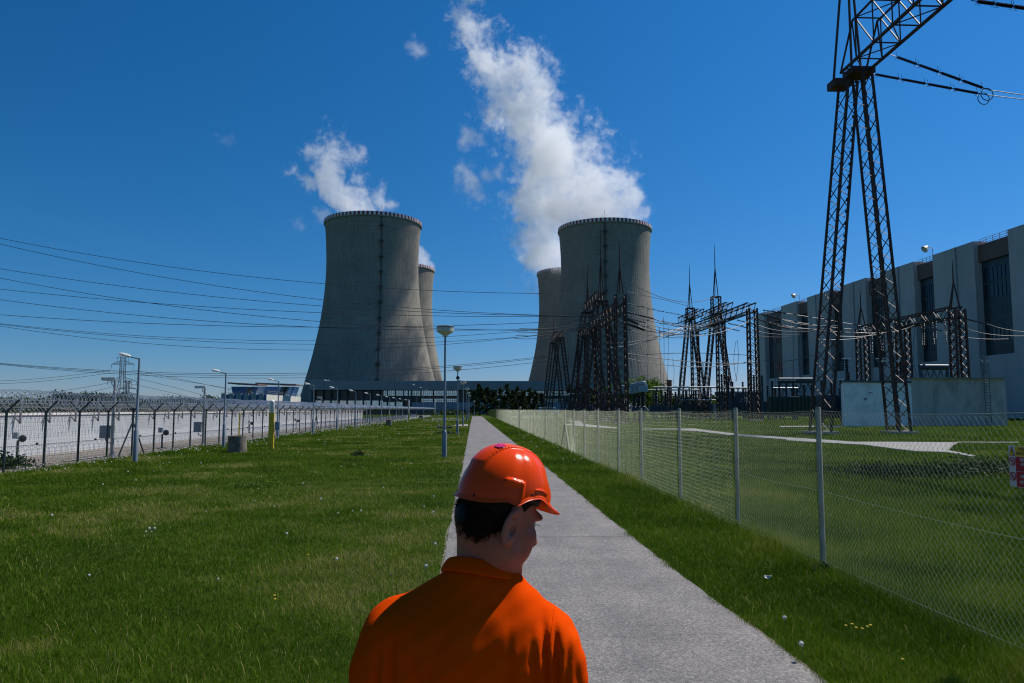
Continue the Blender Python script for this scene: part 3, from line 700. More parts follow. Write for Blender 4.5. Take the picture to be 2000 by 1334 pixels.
def marker_post(px, py, label):
    g_ = G(px, py); X, Y = g_.x, g_.y; k_ = Y / 1500
    r = thing('measuring_post', (X, Y, 0), label, 'post', 'yellow posts with white caps')
    zt = CAMH + 20 * k_; zy = CAMH - 6 * k_
    b = MB(); b.box((X, Y, zy / 2), (.25, .14, zy)); b.box((X + .08, Y - .06, .04), (.05, .04, .08)); b.build('yellow_post', M['yellow'], r, bevel=.008)
    b = MB(); b.lathe([(.115, 0), (.125, .02), (.125, (zt - zy) * .84), (.08, (zt - zy) * .93), (.0, zt - zy)], (X, Y, zy), 16); b.build('white_cap', M['white_plastic'], r, True)
    b = MB(); b.box((X + .29, Y - .03, 1.14), (.24, .14, .40)); b.build('control_box', M['grey_box'], r, bevel=.012)
    b = MB(); b.bar((X - .2, Y, .72), (X + .1, Y, .72), .035); b.tube([(X + .2, Y - .03, .94), (X + .14, Y - .07, .85), (X + .06, Y - .07, .8)], .02, 6); b.build('cable_arm', M['yellow'], r)
marker_post(529, 878, 'yellow post with a white cap and a grey control box on the lawn')
marker_post(798, 823.5, 'distant yellow post with a white cap, near the end of the fence')
marker_post(849, 816.5, 'farthest yellow post with a white cap, in front of the blue panel')
for px, py, h, lb in ((795, 824, .95, 'low white post beside the distant yellow post'), (826, 819, .75, 'low white post beside the farthest ring')):
    g_ = G(px, py); b = MB(); b.lathe([(.09, 0), (.09, h - .05), (.05, h)], g_, 10); tag(b.build('white_post', M['white_plastic'], origin=(g_.x, g_.y, 0), smooth=True), lb, 'post', 'low white posts')
g_ = G(856, 835); r = thing('notice_post', (g_.x, g_.y, 0), 'thin pole with a small grey box on the lawn left of the first mushroom lamp', 'notice post')
b = MB(); b.lathe([(.03, 0), (.03, 1.5)], g_, 8); b.build('pole', M['galv'], r); b = MB(); b.box((g_.x, g_.y - .04, 1.55), (.16, .1, .32)); b.build('box', M['grey_box'], r)
g_ = G(869, 837); b = MB(); b.box((g_.x, g_.y, .12), (1.6, 1.0, .24)); tag(b.build('manhole_slab', M['ringc'], origin=(g_.x, g_.y, 0)), 'low dark concrete slab in the grass behind the first mushroom lamp', 'slab')
g_ = G(1502, 1155); b = MB(); rr = random.Random(2)
vs = [(g_.x + rr.uniform(-.05, .05), g_.y + rr.uniform(-.035, .035), .13 + rr.uniform(0, .05)) for _ in range(9)]
b.add(vs, [(0, 1, 2), (2, 3, 4), (4, 5, 6), (6, 7, 8), (1, 4, 7), (0, 3, 8)]); tag(b.build('litter', M['white_plastic'], origin=(g_.x, g_.y, .1)), 'crumpled white scrap of litter in the grass beside the path', 'litter')

# ================================================================== CHAIN LINK FENCE (right)
CX = 4.15
M['link'] = mat('galvanised_chain_link', (.25, .28, .19), .5, .2, .15, 20)
M['linkpost'] = mat('pale_green_grey_post', (.27, .27, .21), .7, 0, .15, 6, .3, 40, dirt=(.17, .19, .15), dscale=4)
root = thing('chain_link_fence', (CX, 150, 0), 'galvanised chain link fence with pale round posts along the right of the path', 'fence')
PY = [5.2, 9.30, 12.32, 15.8, 19.5, 22.6, 26.5, 29.8]
while PY[-1] < 296: PY.append(PY[-1] + 3.25)
def lp(m, y):
    H = 1.95 if y < 40 else 1.94; r = .033 if y < 60 else .036
    m.lathe([(r, 0), (r, H - .01), (r * .8, H)], (CX + .05, y, 0), 10)
for y in PY[:90]: m = MB(); lp(m, y); m.build('fence_post', M['linkpost'], root, True)
for y, s in ((74, 1),):
    m = MB(); m.lathe([(.11, 0), (.11, 2.1), (.13, 2.11), (.1, 2.2)], (CX + .05, y, 0), 12); m.build('corner_post', M['linkpost'], root, True)
m = MB(); m.tube([(CX + .05, 36.3, 1.3), (CX + .05, 38.0, 0)], .04, 8); m.tube([(CX + .05, 36.3, 1.3), (CX + .05, 34.6, 0)], .04, 8); m.build('brace', M['linkpost'], root)
m = MB()
def sag(y):
    for a, b_ in zip(PY, PY[1:]):
        if a <= y <= b_: u = (y - a) / (b_ - a); return -.035 * 4 * u * (1 - u)
    return 0
for zz, k_ in ((1.91, 1), (.95, .7), (.12, .3)):
    pts = []; y = 5.2
    while y < 290: pts.append((CX, y, zz + sag(y) * k_)); y += .4 if y < 60 else 3.25
    m.tube(pts, .0022 if zz < 1.9 else .0028, 5)
m.build('tension_wire', M['link'], root)
# woven mesh: every wire a zigzag with crimped corners near the camera, straight crossing wires farther off
W_ = .075; Hm = 1.90
def weave(y0, y1, par=0):
    nz_ = int(Hm / (W_ / 2)); ks = np.arange(int((y1 - y0) / (W_ / 2))); z = np.arange(nz_ + 1) * (W_ / 2) + .02
    zg = (np.arange(nz_ + 1) % 2)
    Y = y0 + ks[:, None] * (W_ / 2) + np.where((zg[None, :] + ks[:, None] + par) % 2 == 0, 0, W_ / 2) * 1.0
    Xo = np.where((zg[None, :] + ks[:, None]) % 2 == 0, -.004, .004)
    sg = np.interp(Y, np.arange(5, 300, .25), [sag(v) for v in np.arange(5, 300, .25)])
    Z = z[None, :] + sg * (z[None, :] / 1.9) ** 2 + 0 * Y
    wobble = .006 * np.sin(Y * 2.1 + Z * 3) + .003 * np.sin(Y * 9)
    ctr = np.stack([CX + Xo + wobble, Y, Z], -1)[::1]          # (k, n, 3)
    ctr = ctr[::2]; ctr2 = None
    K, n, _ = ctr.shape; r = .0012
    off = np.array([[r, 0, 0], [-r * .6, r, 0], [-r * .6, -r, 0]])
    V = (ctr[:, :, None, :] + off[None, None]).reshape(-1, 3)
    b0 = (np.arange(K)[:, None] * n + np.arange(n - 1)[None, :]).ravel() * 3
    F = np.concatenate([np.stack([b0 + a, b0 + b, b0 + 3 + b, b0 + 3 + a], 1) for a, b in ((0, 1), (1, 2), (2, 0))])
    return V, F
def weave2(y0, y1):      # both interlocking families
    V1, F1 = weave(y0, y1); V2, F2 = weave(y0 + W_ / 2, y1 + W_ / 2, 1)
    V2 = V2 + np.array([.0, 0, 0]); 
    return np.concatenate([V1, V2]), np.concatenate([F1, F2 + len(V1)])
V, F = weave2(5.2, 34)
npmesh('chain_mesh', V - np.array([CX, 150, 0]), F, M['link'], root, smooth=False)
def straight(y0, y1, st):
    ks = np.arange(int((y1 - y0 + Hm) / st)) * st; Vs = []; r = .0015
    for s in (1, -1):
        a = y0 + ks - (Hm if s > 0 else 0); b = a + s * Hm
        if s < 0: b = a - Hm; a = a + 0
        A = np.stack([np.full_like(a, CX + .003 * s), a, np.full_like(a, .02)], 1); B = np.stack([np.full_like(a, CX + .003 * s), b, np.full_like(a, 1.90)], 1)
        off = np.array([[r, 0, 0], [-r * .6, r, 0], [-r * .6, -r, 0]])
        Vs.append(np.stack([A[:, None] + off, B[:, None] + off], 1).reshape(-1, 3))
    V = np.concatenate(Vs); b0 = np.arange(len(V) // 6) * 6
    F = np.concatenate([np.stack([b0 + p, b0 + q, b0 + 3 + q, b0 + 3 + p], 1) for p, q in ((0, 1), (1, 2), (2, 0))])
    return V, F
V, F = straight(34, 292, .0375 * 2.6)
npmesh('chain_mesh', V - np.array([CX, 150, 0]), F, M['link'], root, smooth=False)

# ---- warning sign on the fence
M['sign_white'] = mat('sign_white', (.50, .48, .46), .7, 0, .04, 8); M['sign_yellow'] = mat('sign_yellow', (.65, .40, .01), .7, 0, .05, 8)
M['sign_red'] = mat('sign_red', (.34, .004, .010), .7, 0, .05, 8); M['sign_black'] = mat('sign_black', (.01, .01, .01), .4, 0, .05, 8)
def sign():
    X = CX - .028; Y0 = 5.816; wd, ht = .42, .31; zt = 1.643
    r = thing('warning_sign', (X, Y0 - wd / 2, zt - ht / 2), 'yellow, red and white high voltage warning sign wired to the chain link fence', 'warning sign')
    def rect(u0, v0, u1, v1, m, nm, d, par=r):       # u to the right as read, v down, in metres from the top left
        b = MB(); a = X - d; b.box(((a + X) / 2 - .0 + .0005, Y0 - (u0 + u1) / 2, zt - (v0 + v1) / 2), (abs(d) - .001 + .002, u1 - u0, v1 - v0)); return b.build(nm, m, par)
    pnl = rect(0, 0, wd, ht, M['sign_white'], 'panel', .002)
    rect(.075, .003, wd - .003, .078, M['sign_yellow'], 'yellow_field', .004)
    rect(.075, .081, wd - .003, .190, M['sign_red'], 'red_field', .004)
    rect(.075, .193, wd - .003, ht - .003, M['sign_red'], 'red_field', .004)
    def flat(pts, m, nm, d):
        b = MB(); n = len(pts); P0 = [(X - d, Y0 - u, zt - v) for u, v in pts]; P1 = [(X - d + .0012, Y0 - u, zt - v) for u, v in pts]
        b.add(P0 + P1, [tuple(range(n)), tuple(reversed(range(n, 2 * n)))] + [(i, n + i, n + (i + 1) % n, (i + 1) % n) for i in range(n)]); return b.build(nm, m, r)
    flat([(.037, .006), (.071, .075), (.003, .075)], M['sign_black'], 'triangle_border', .0045); flat([(.037, .016), (.063, .070), (.011, .070)], M['sign_yellow'], 'triangle', .006)
    flat([(.042, .026), (.030, .047), (.037, .047), (.031, .064), (.046, .042), (.038, .042), (.044, .028)], M['sign_black'], 'lightning_bolt', .0075)
    for cv in (.120, .232):
        n = 28; ci = lambda rr_: [(.037 + rr_ * math.cos(2 * math.pi * i / n), cv + rr_ * math.sin(2 * math.pi * i / n)) for i in range(n)]
        flat(ci(.034), M['sign_red'], 'prohibition_ring', .0045); flat(ci(.025), M['sign_white'], 'disc', .006)
        if cv < .2:
            flat([(.043, cv - .016), (.052, cv - .012), (.052, cv - .003), (.044, cv + .002), (.038, cv - .004)], M['sign_black'], 'pictogram', .0072)
            flat([(.040, cv - .002), (.030, cv + .010), (.024, cv + .018), (.028, cv + .02), (.034, cv + .012), (.044, cv + .002)], M['grey_box'], 'pictogram', .0072)
        else:
            flat([(.030, cv - .018), (.036, cv - .018), (.038, cv - .008), (.050, cv + .002), (.048, cv + .006), (.040, cv + .002), (.042, cv + .014), (.052, cv + .018), (.050, cv + .021), (.037, cv + .017), (.034, cv + .006), (.026, cv + .016), (.023, cv + .012), (.030, cv + .002), (.029, cv - .006), (.022, cv - .004), (.021, cv - .008)], M['sign_black'], 'pictogram', .0072)
        s_ = .0035; flat([(.037 - .019 - s_, cv - .019 + s_), (.037 - .019 + s_, cv - .019 - s_), (.037 + .019 + s_, cv + .019 - s_), (.037 + .019 - s_, cv + .019 + s_)], M['sign_red'], 'slash', .0085)
    def txt(s, size, cu, cv, m):
        cu_ = bpy.data.curves.new('t', 'FONT'); cu_.body = s; cu_.size = size; cu_.align_x = 'CENTER'; cu_.align_y = 'CENTER'; cu_.extrude = .0005; cu_.offset = size * .02; cu_.resolution_u = 2
        o = bpy.data.objects.new('t', cu_); C.objects.link(o); dg = bpy.context.evaluated_depsgraph_get(); me = bpy.data.meshes.new_from_object(o.evaluated_get(dg))
        bpy.data.objects.remove(o); bpy.data.curves.remove(cu_); me.materials.clear(); me.materials.append(m)
        # text plane x -> -Y, y -> +Z, z -> -X
        me.transform(Matrix(((0, 0, -1, X - .0055), (-1, 0, 0, Y0 - cu), (0, 1, 0, zt - cv), (0, 0, 0, 1)))); me.transform(Matrix.Translation(-Vector(r.location)))
        oo = bpy.data.objects.new('lettering', me); C.objects.link(oo); oo.parent = r
    mid = (.075 + wd) / 2
    txt('VYSOKÉ NAPĚTÍ', .036, mid, .026, M['sign_black']); txt('ŽIVOTU NEBEZPEČNO', .031, mid, .058, M['sign_black'])
    txt('NEHAS VODOU', .034, mid, .102, M['sign_white']); txt('ANI PĚNOVÝMI', .034, mid, .136, M['sign_white']); txt('PŘÍSTROJI', .034, mid, .169, M['sign_white'])
    txt('NEPOVOLANÝM', .034, mid, .228, M['sign_white']); txt('VSTUP ZAKÁZÁN', .034, mid, .272, M['sign_white'])
sign()
# ================================================================== LATTICE STRUCTURES
def lattice(m, p0, p1, w0, w1, n, ch, br, ux=(1, 0, 0), flip=False, dbl=False, asp=1.0):
    """four chords between two square ends with zigzag or crossed bracing on each face"""
    p0, p1 = Vector(p0), Vector(p1); ax = (p1 - p0).normalized(); X = Vector(ux); X = (X - ax * X.dot(ax)).normalized(); Y = ax.cross(X)
    def c(k, u):
        s = ((-1, -1), (1, -1), (1, 1), (-1, 1))[k % 4]; w = w0 + (w1 - w0) * u; ww = w if isinstance(w, float) else w
        return p0 + (p1 - p0) * u + X * (s[0] * w / 2) + Y * (s[1] * w * asp / 2)
    for k in range(4): m.bar(c(k, 0), c(k, 1), ch, ch, up=X)
    for k in range(4):
        for i in range(n):
            a, b = (k, k + 1) if (i % 2 == 0) ^ flip else (k + 1, k)
            m.bar(c(a, i / n), c(b, (i + 1) / n), br, br * .35)
            if dbl: m.bar(c(b, i / n), c(a, (i + 1) / n), br, br * .35)
def tripod(m, base, H, w, th=.07):
    """lightning mast: legs running together into a thin rod"""
    b = Vector(base); t_ = b + Vector((0, 0, H * .55))
    for dx, dy in ((-w, 0), (w, 0), (0, w)): m.tube([b + Vector((dx, dy, 0)), t_], th, 5)
    m.tube([t_ - Vector((0, 0, .3)), b + Vector((0, 0, H * .8)), b + Vector((0, 0, H))], [th * 1.1, th * .8, th * .35], 5)
def disc_string(m, a, b, r, n, core=.03):
    a, b = Vector(a), Vector(b); L = (b - a).length; st = L / n; prof = [(core, 0)]
    for i in range(n): z = i * st; prof += [(core, z + st * .1), (r, z + st * .35), (r * .9, z + st * .55), (core, z + st * .7)]
    prof.append((core, L)); m.lathe(prof, a, 8, ax=(b - a))
def rod(m, a, b, r=.02): m.tube([a, b], r, 5)

def aframe_parts(root, X, Y, H, spread, w, nb, top=.55, ch=.14, br=.09, yb=0):
    for s in (-1, 1):
        m = MB(); lattice(m, (X + s * spread / 2, Y + yb, 0), (X + s * top, Y, H), w, w * .82, nb, ch, br, dbl=True); m.build('leg', M['steel'], root)
        m = MB(); m.box((X + s * spread / 2, Y + yb, .12), (w * 1.5, w * 1.5, .24)); m.build('footing', M['slab'], root)
    m = MB(); m.box((X, Y, H + .15), (2 * top + w * .95, w * 1.0, .32)); m.build('cap_plate', M['steel'], root)
# ---- foreground gantry
def gantry_big():
    Y = 61; p = P(1665, 146, Y); X = p.x + .2; H = p.z; la, ra = G(1605, 847), G(1782, 848)
    root = thing('portal_gantry', (X, Y, 0), 'tall near lattice A frame gantry whose truss beam leaves the picture at top right', 'gantry', 'rust brown lattice gantries')
    for q, sg in ((la, -1), (ra, 1)):
        m = MB(); tx = X + sg * .62
        lattice(m, (q.x, Y, 0), (tx, Y, H - (.9 if sg < 0 else 0)), .90, .80, 30, .17, .085, dbl=False, asp=2.1); 
        # bolted gusset plates
        g_ = m; n = 30; A = Vector((q.x, Y, 0)); B = Vector((tx, Y, H))
        for i in range(0, n + 1):
            c = A + (B - A) * i / n; w_ = .9 - .1 * i / n
            for sx in (-1, 1): g_.box((c.x + sx * (w_ / 2 - .06), c.y - w_ * 1.05 - .03, c.z), (.22, .02, .26))
        m.build('leg', M['steel'], root)
        m = MB(); m.box((q.x, Y, .1), (2.1, 2.1, .2)); m.build('footing', M['slab'], root)
    m = MB(); m.box((X + .35, Y, H + .15), (2.0, 1.7, .5)); m.build('cap_plate', M['steel'], root)
    m = MB(); q = P(1645, 166, Y + .6); m.box((q.x - .25, Y + .6, q.z), (1.5, 1.4, .62)); m.build('side_platform', M['steel'], root)
    # beam: chords through the traced pixels, parallel to the path
    A, B, Cc, D = P(1642, 144, Y), P(1690, 142, Y), P(1658, 67, Y), P(1705, 67, Y)
    zb = (A.z + B.z) / 2; zt = (Cc.z + D.z) / 2; xl = A.x; xr = B.x; Y1 = 15
    m = MB(); n = 17; st = (Y - Y1) / n
    ch = [(xl, zb), (xr, zb), (xl + .03, zt), (xr, zt)]
    for i, (x, z) in enumerate(ch): m.bar((x, Y + (0 if i < 2 else -2.2), z), (x, Y1, z), .19 if i < 2 else .13, .19 if i < 2 else .13)
    for i, (x, z) in enumerate(ch[2:]): m.bar((x, Y - 2.2, z), (ch[i][0], Y, zb), .12)
    for i in range(n):
        ya, yb = Y - st * i, Y - st * (i + 1)
        for x in (xl, xr):
            m.bar((x, ya, zb), (x, ya if i else ya - 2.2, zt), .075); m.bar((x, ya if i else ya - 2.2, zt), (x, yb, zb), .09, .09)
        for z in (zb, zt):
            if z == zt and i == 0: continue
            m.bar((xl, ya, z), (xr, ya, z), .10, .08); m.bar((xl if i % 2 else xr, ya, z), (xr if i % 2 else xl, yb, z), .08, .06)
    m.build('beam', M['steel'], root)
    m = MB()
    tp = P(1652, -160, Y)
    for q in (P(1628, 160, Y), P(1664, 148, Y), P(1682, 142, Y)): m.tube([q, tp], .10, 6)
    m.tube([tp - Vector((0, 0, .5)), tp + Vector((0, 0, 5))], [.1, .04], 6); m.build('lightning_mast', M['steel'], root)
    Yb = Y1
    for s in (-1, 1):
        m = MB(); lattice(m, (X + s * 3.6, Yb, 0), (X + s * .62, Yb, H), 1.5, 1.22, 26, .19, .1); m.build('leg', M['steel'], root)
    m = MB(); m.box((X + .35, Yb, H + .2), (2.0, 1.7, .6)); m.build('cap_plate', M['steel'], root)
    # insulator strings leading to the hall
    def string(pa, pb, Yb_, label, nseg=4):
        a = P(*pa, Y - pa[0] * 0) if False else pa; b = pb
        r = thing('insulator_string', tuple(a), label, 'insulator', 'long insulator strings on the near gantry'); L = (b - a)
        h = MB(); rod(h, a, a + L * .08, .03); rod(h, a + L * .96, b, .03)
        for k in range(nseg):
            u0 = .08 + .88 * k / nseg; u1 = .08 + .88 * (k + .88) / nseg
            m_ = MB(); disc_string(m_, a + L * u0, a + L * u1, .125, 24, .035); m_.build('insulator', M['brown_ins'], r, True)
            h.bar(a + L * u1, a + L * (u1 + .12 * .88 / nseg), .06)
            for uu, sg in ((u0, .42), (u1, .5)):
                c = a + L * uu; h.tube([c, c + Vector((-.1, 0, sg))], .018, 4); h.tube([c, c + Vector((-.22, 0, -.2)), c + Vector((.12, 0, -.24))], .018, 4)
        h.build('fittings', M['wire'], r)
        rg = MB(); n = 20
        for cc_ in (b + Vector((-.2, 0, -.35)), ):
            rg.tube([cc_ + Vector((math.cos(2 * math.pi * i / n) * .5, 0, math.sin(2 * math.pi * i / n) * .5)) for i in range(n + 1)], .035, 5, caps=False)
        rg.build('corona_ring', M['wire'], r)
    a1 = P(1692, 142, 61); b1 = P(1925, 185, 61)
    string(a1, b1, 61, 'lower long insulator string running right from the near gantry beam')
    a2 = P(1737, 106, Y - 3.6); b2 = P(1932, 176, Y - 3.6)
    string(a2, b2, 57, 'upper long insulator string running right from the near gantry beam')
    a3 = P(1897, 1, 44); b3 = P(2060, 24, 44)
    string(a3, b3, 44, 'insulator string cut off by the top right corner of the photo')
    for (b_, e_, lb) in ((b1, P(2080, 199, 61), 'thin conductor leaving the lower long insulator string'), (b2, P(2080, 196, Y - 3.6), 'thin conductor leaving the upper long insulator string')):
        d = (e_ - b_); far_ = b_ + d * ((115 - b_.x) / d.x) ; far_.z = max(far_.z, 30)
        far_.z = b_.z + d.z / d.x * (114 - b_.x) * .4
        m = MB(); pts = [b_ + (far_ - b_) * (i / 12) + Vector((0, 0, -1.5 * 4 * (i / 12) * (1 - i / 12))) for i in range(13)]; m.tube(pts, .035, 5)
        tag(m.build('conductor', M['wire'], origin=tuple(b_)), lb, 'power line', 'conductors')
gantry_big()

# ---- the other gantry rows: A frames and upright columns carrying beams parallel to the path
def beam(root, X, Y0, Y1, Z, w=1.2, n=None, ch=.20, br=.12):
    m = MB(); n = n or max(4, int(abs(Y1 - Y0) / 1.5)); lattice(m, (X, Y0, Z), (X, Y1, Z), w, w, n, ch, br); m.build('beam', M['steel'], root)
def column(root, X, Y, H, w=1.15, n=None):
    m = MB(); n = n or int(H / 1.15); lattice(m, (X, Y, 0), (X, Y, H), w * 1.15, w, n, .25, .13, dbl=True); m.build('column', M['steel'], root)
    m = MB(); m.box((X, Y, .12), (w * 1.7, w * 1.7, .24)); m.build('footing', M['slab'], root)
def mast(root, X, Y, Z, H, w=.5): m = MB(); tripod(m, (X, Y, Z), H, w, .10); m.build('lightning_mast', M['steel'], root)
def HZ(py, Y): return CAMH + (800 - py) / 1500 * Y * 1.0
GRP = 'rust brown lattice gantries'
# left row, upright columns at X = 20.3
X = 20.3; r = thing('column_gantry', (X, 120, 0), 'dense row of upright lattice columns with a sloping looking beam before the right tower', 'gantry', GRP)
for y in (107, 121, 135): column(r, X, y, HZ(573 if y == 107 else 596, 107) - (0 if y == 107 else 1.2), 1.35)
beam(r, X, 107, 147, HZ(597, 107), 1.4); mast(r, X, 107, HZ(571, 107), 7.3, .45)
column(r, X, 147, HZ(597, 107), 1.35)
# A frames behind them
def aframe_row(X, Ys_, H, spread, w, label, masts, bz=None, top=.5):
    r = thing('a_frame_gantry', (X, sum(Ys_) / len(Ys_), 0), label, 'gantry', GRP)
    for y in Ys_: aframe_parts(r, X, y, H, spread, w, int(H / .95), top=top, ch=.25, br=.15)
    for a, b in zip(Ys_, Ys_[1:]): beam(r, X, a, b, H + 1.1, 1.5)
    for y, hm in masts: mast(r, X + .1, y, H + .3, hm, .5)
    return r
aframe_row(21.6, [132, 148], 20.6, 7.2, 1.0, 'tall A frame gantry with a mast just behind the row of upright columns', [(132, 13.5), (148, 9.5)], top=.7)
aframe_row(21.6, [197, 214], 20.3, 5.8, .95, 'small distant A frame gantry left of the dense steel cluster', [(214, 8.8)])
# right row, X = 48
X = 48.2; r = thing('column_gantry', (X, 150, 0), 'lattice gantry with three upright columns and a curved looking beam, right of the big tower', 'gantry', GRP)
for y in (131.5, 149, 167): column(r, X, y, HZ(592, 131.5) - .6, 1.35)
beam(r, X, 131.5, 149, HZ(598, 131.5) + .2, 1.5); beam(r, X, 149, 167, HZ(598, 131.5) + .2, 1.5)
def tall_frame(px, Y, apex, boxtop, masttop, label, sp=6.6):
    X = XY(px, Y); H = HZ(apex, Y); r = thing('a_frame_gantry', (X, Y, 0), label, 'gantry', GRP)
    aframe_parts(r, X, Y, H, sp, 1.0, int(H / 1.0), top=.6, ch=.20, br=.115)
    m = MB(); hb = HZ(boxtop, Y); lattice(m, (X, Y, H + .3), (X, Y, hb), 1.7, 1.7, 4, .2, .13, dbl=True); m.build('tower_head', M['steel'], r)
    m = MB(); m.box((X, Y, hb + .1), (1.9, 1.7, .2)); m.build('cap_plate', M['steel'], r)
    mast(r, X, Y, hb + .2, HZ(masttop, Y) - hb, .55); beam(r, X, Y - 9, Y + 9, H + .8, 1.4)
tall_frame(1403, 163, 612, 577, 471, 'A frame gantry with the tallest lightning mast right of the cooling tower')
tall_frame(1352, 183, 622, 600, 510, 'A frame gantry with the second tallest mast, nearest to the right cooling tower')
# gantry before the turbine hall
X = 68; r = thing('column_gantry', (X, 118, 0), 'lattice gantry with three columns standing in front of the turbine hall', 'gantry', GRP)
for y in (105, 119, 132): column(r, X, y, HZ(598, 105), 1.45)
beam(r, X, 105, 119, HZ(603, 105), 1.5); beam(r, X, 119, 132, HZ(603, 105), 1.5); mast(r, X - .3, 105, HZ(597, 105), 7.0, .8); mast(r, X, 132, HZ(597, 105), 7.2, .8)
ins = []
def hang(a, b, label, n=14, rr=.12, grp='insulators on the gantries', mt='brown_ins'):
    m = MB(); disc_string(m, a, b, rr, n, .045); o = m.build('insulator', M[mt], origin=tuple(a), smooth=True); tag(o, label, 'insulator', grp)
zz = HZ(603, 105) - .75
k = 0
for y in (107.5, 110.5, 113.5, 122, 125.5, 129):
    for dy in (-.45, .45):
        k += 1; hang(Vector((68, y + dy, zz)), Vector((68, y + dy * .55, zz - 3.4)), 'one of the black insulators hanging in pairs from the gantry before the turbine hall')

# ---- strain insulators and conductors
M['cond'] = M['wire']
def wire(pts3, rad, label, grp='conductors in the switchyard', n=16, u0=0.0):
    a, mid, b = [Vector(p) for p in pts3]; m = MB(); pts = []
    for i in range(n + 1):
        u = u0 + (1 - u0) * i / n; pts.append(a * (2 * (u - .5) * (u - 1)) + mid * (4 * u * (1 - u)) + b * (2 * u * (u - .5)))
    m.tube(pts, rad, 4); o = m.build('conductor', M['cond'], origin=tuple(a)); tag(o, label, 'power line', grp); return pts
# long lines coming in from the left over the lawn, each through three traced points
LN = [((-60, 453), (630, 553), (1170, 573), 'topmost long power line crossing the left tower'),
      ((-60, 462), (630, 584), (1170, 618), 'second long power line from the top on the left'),
      ((-60, 515), (560, 591.5), (1150, 617), 'third long power line from the top on the left'),
      ((-60, 531), (560, 621.5), (1150, 645), 'fourth line from the top on the left, crossing the fifth'),
      ((-60, 558), (560, 607.5), (1160, 617), 'fifth line from the top on the left, crossing the fourth'),
      ((-60, 577), (560, 636), (1160, 640), 'sixth long power line from the top on the left'),
      ((-60, 610), (560, 638.5), (1150, 625), 'seventh long power line from the top on the left'),
      ((-60, 625), (560, 665.5), (1080, 641), 'eighth long power line, sagging across the left tower foot'),
      ((-60, 626), (560, 672), (1080, 653), 'ninth long power line, sagging across the left tower foot'),
      ((-60, 627), (560, 683.5), (1080, 650), 'tenth power line, thinnest sagging line above the lamps'),
      ((-60, 704), (560, 729), (1090, 693), 'upper line of the low bundle just above the street lamps'),
      ((-60, 704.6), (560, 732.5), (1090, 695), 'middle line of the low bundle just above the street lamps'),
      ((-60, 705.5), (560, 738), (1110, 700), 'lowest line of the bundle just above the street lamps')]
for i, (a, c, b, lb) in enumerate(LN):
    Yl, Yr = (150, 140) if i < 7 else (200, 205)
    def Dp(px): u = (px + 60) / 1230; return Yl + (Yr - Yl) * u
    pa, pb = P(*a, Dp(a[0])), P(*b, Dp(b[0])); 
    # the middle control point at half way
    pc = P(*c, Dp(c[0])); u = (c[0] - a[0]) / (b[0] - a[0]); lin = pa + (pb - pa) * u; sg = (pc.z - lin.z) / (4 * u * (1 - u)) if 0 < u < 1 else 0
    mid = (pa + pb) / 2; mid.z += sg
    wire((pa, mid, pb), .045 if i < 7 else .05, lb, 'long power lines on the left', 48, -1.3)
# conductors between the rows on the right, in depth order
rr = random.Random(11)
WR = [((1225, 592), (1300, 612), (1345, 617), 107, 175), ((1225, 608), (1280, 628), (1400, 630), 107, 160), ((1225, 615), (1300, 636), (1420, 640), 107, 150),
      ((1225, 624), (1290, 650), (1415, 640), 107, 150), ((1225, 633), (1300, 655), (1475, 620), 107, 132), ((1490, 606), (1600, 622), (1700, 640), 131, 131),
      ((1490, 615), (1600, 636), (1702, 645), 131, 131), ((1490, 628), (1600, 645), (1705, 650), 131, 131), ((1495, 632), (1620, 650), (1790, 640), 131, 119),
      ((1210, 540), (1330, 590), (1400, 578), 107, 163), ((1225, 570), (1300, 590), (1352, 600), 107, 183), ((1120, 715), (1350, 690), (1475, 695), 190, 131),
      ((1225, 700), (1330, 716), (1480, 702), 107, 131), ((1225, 690), (1320, 705), (1480, 708), 107, 131), ((1490, 703), (1560, 702), (1600, 690), 131, 115)]
for i, (a, c, b, ya, yb) in enumerate(WR):
    pa, pb = P(*a, ya), P(*b, yb); u = (c[0] - a[0]) / (b[0] - a[0]); pc = P(*c, ya + (yb - ya) * u); lin = pa + (pb - pa) * u
    mid = (pa + pb) / 2; mid.z += (pc.z - lin.z) / (4 * u * (1 - u))
    pts = wire((pa, mid, pb), .05, 'slack conductor with small spacers strung between the switchyard gantries', 'conductors in the switchyard', 14)
    d = (pb - pa)
    if 2 < i < 9:
        m = MB(); disc_string(m, pts[0], pts[0] + (pts[1] - pts[0]).normalized() * 4.2, .17, 18, .05)
        tag(m.build('insulator', M['brown_ins'], origin=tuple(pts[0]), smooth=True), 'dark strain insulator at the end of a slack switchyard conductor', 'insulator', 'strain insulators')
    if i < 9:
        for q in pts[2:-1:2]:
            m = MB(); m.bar(q - Vector((.55, 0, 0)), q + Vector((.55, 0, 0)), .09); tag(m.build('spacer', M['wire'], origin=tuple(q)), 'small spacer clamp on a slack switchyard conductor', 'spacer', 'line spacers')
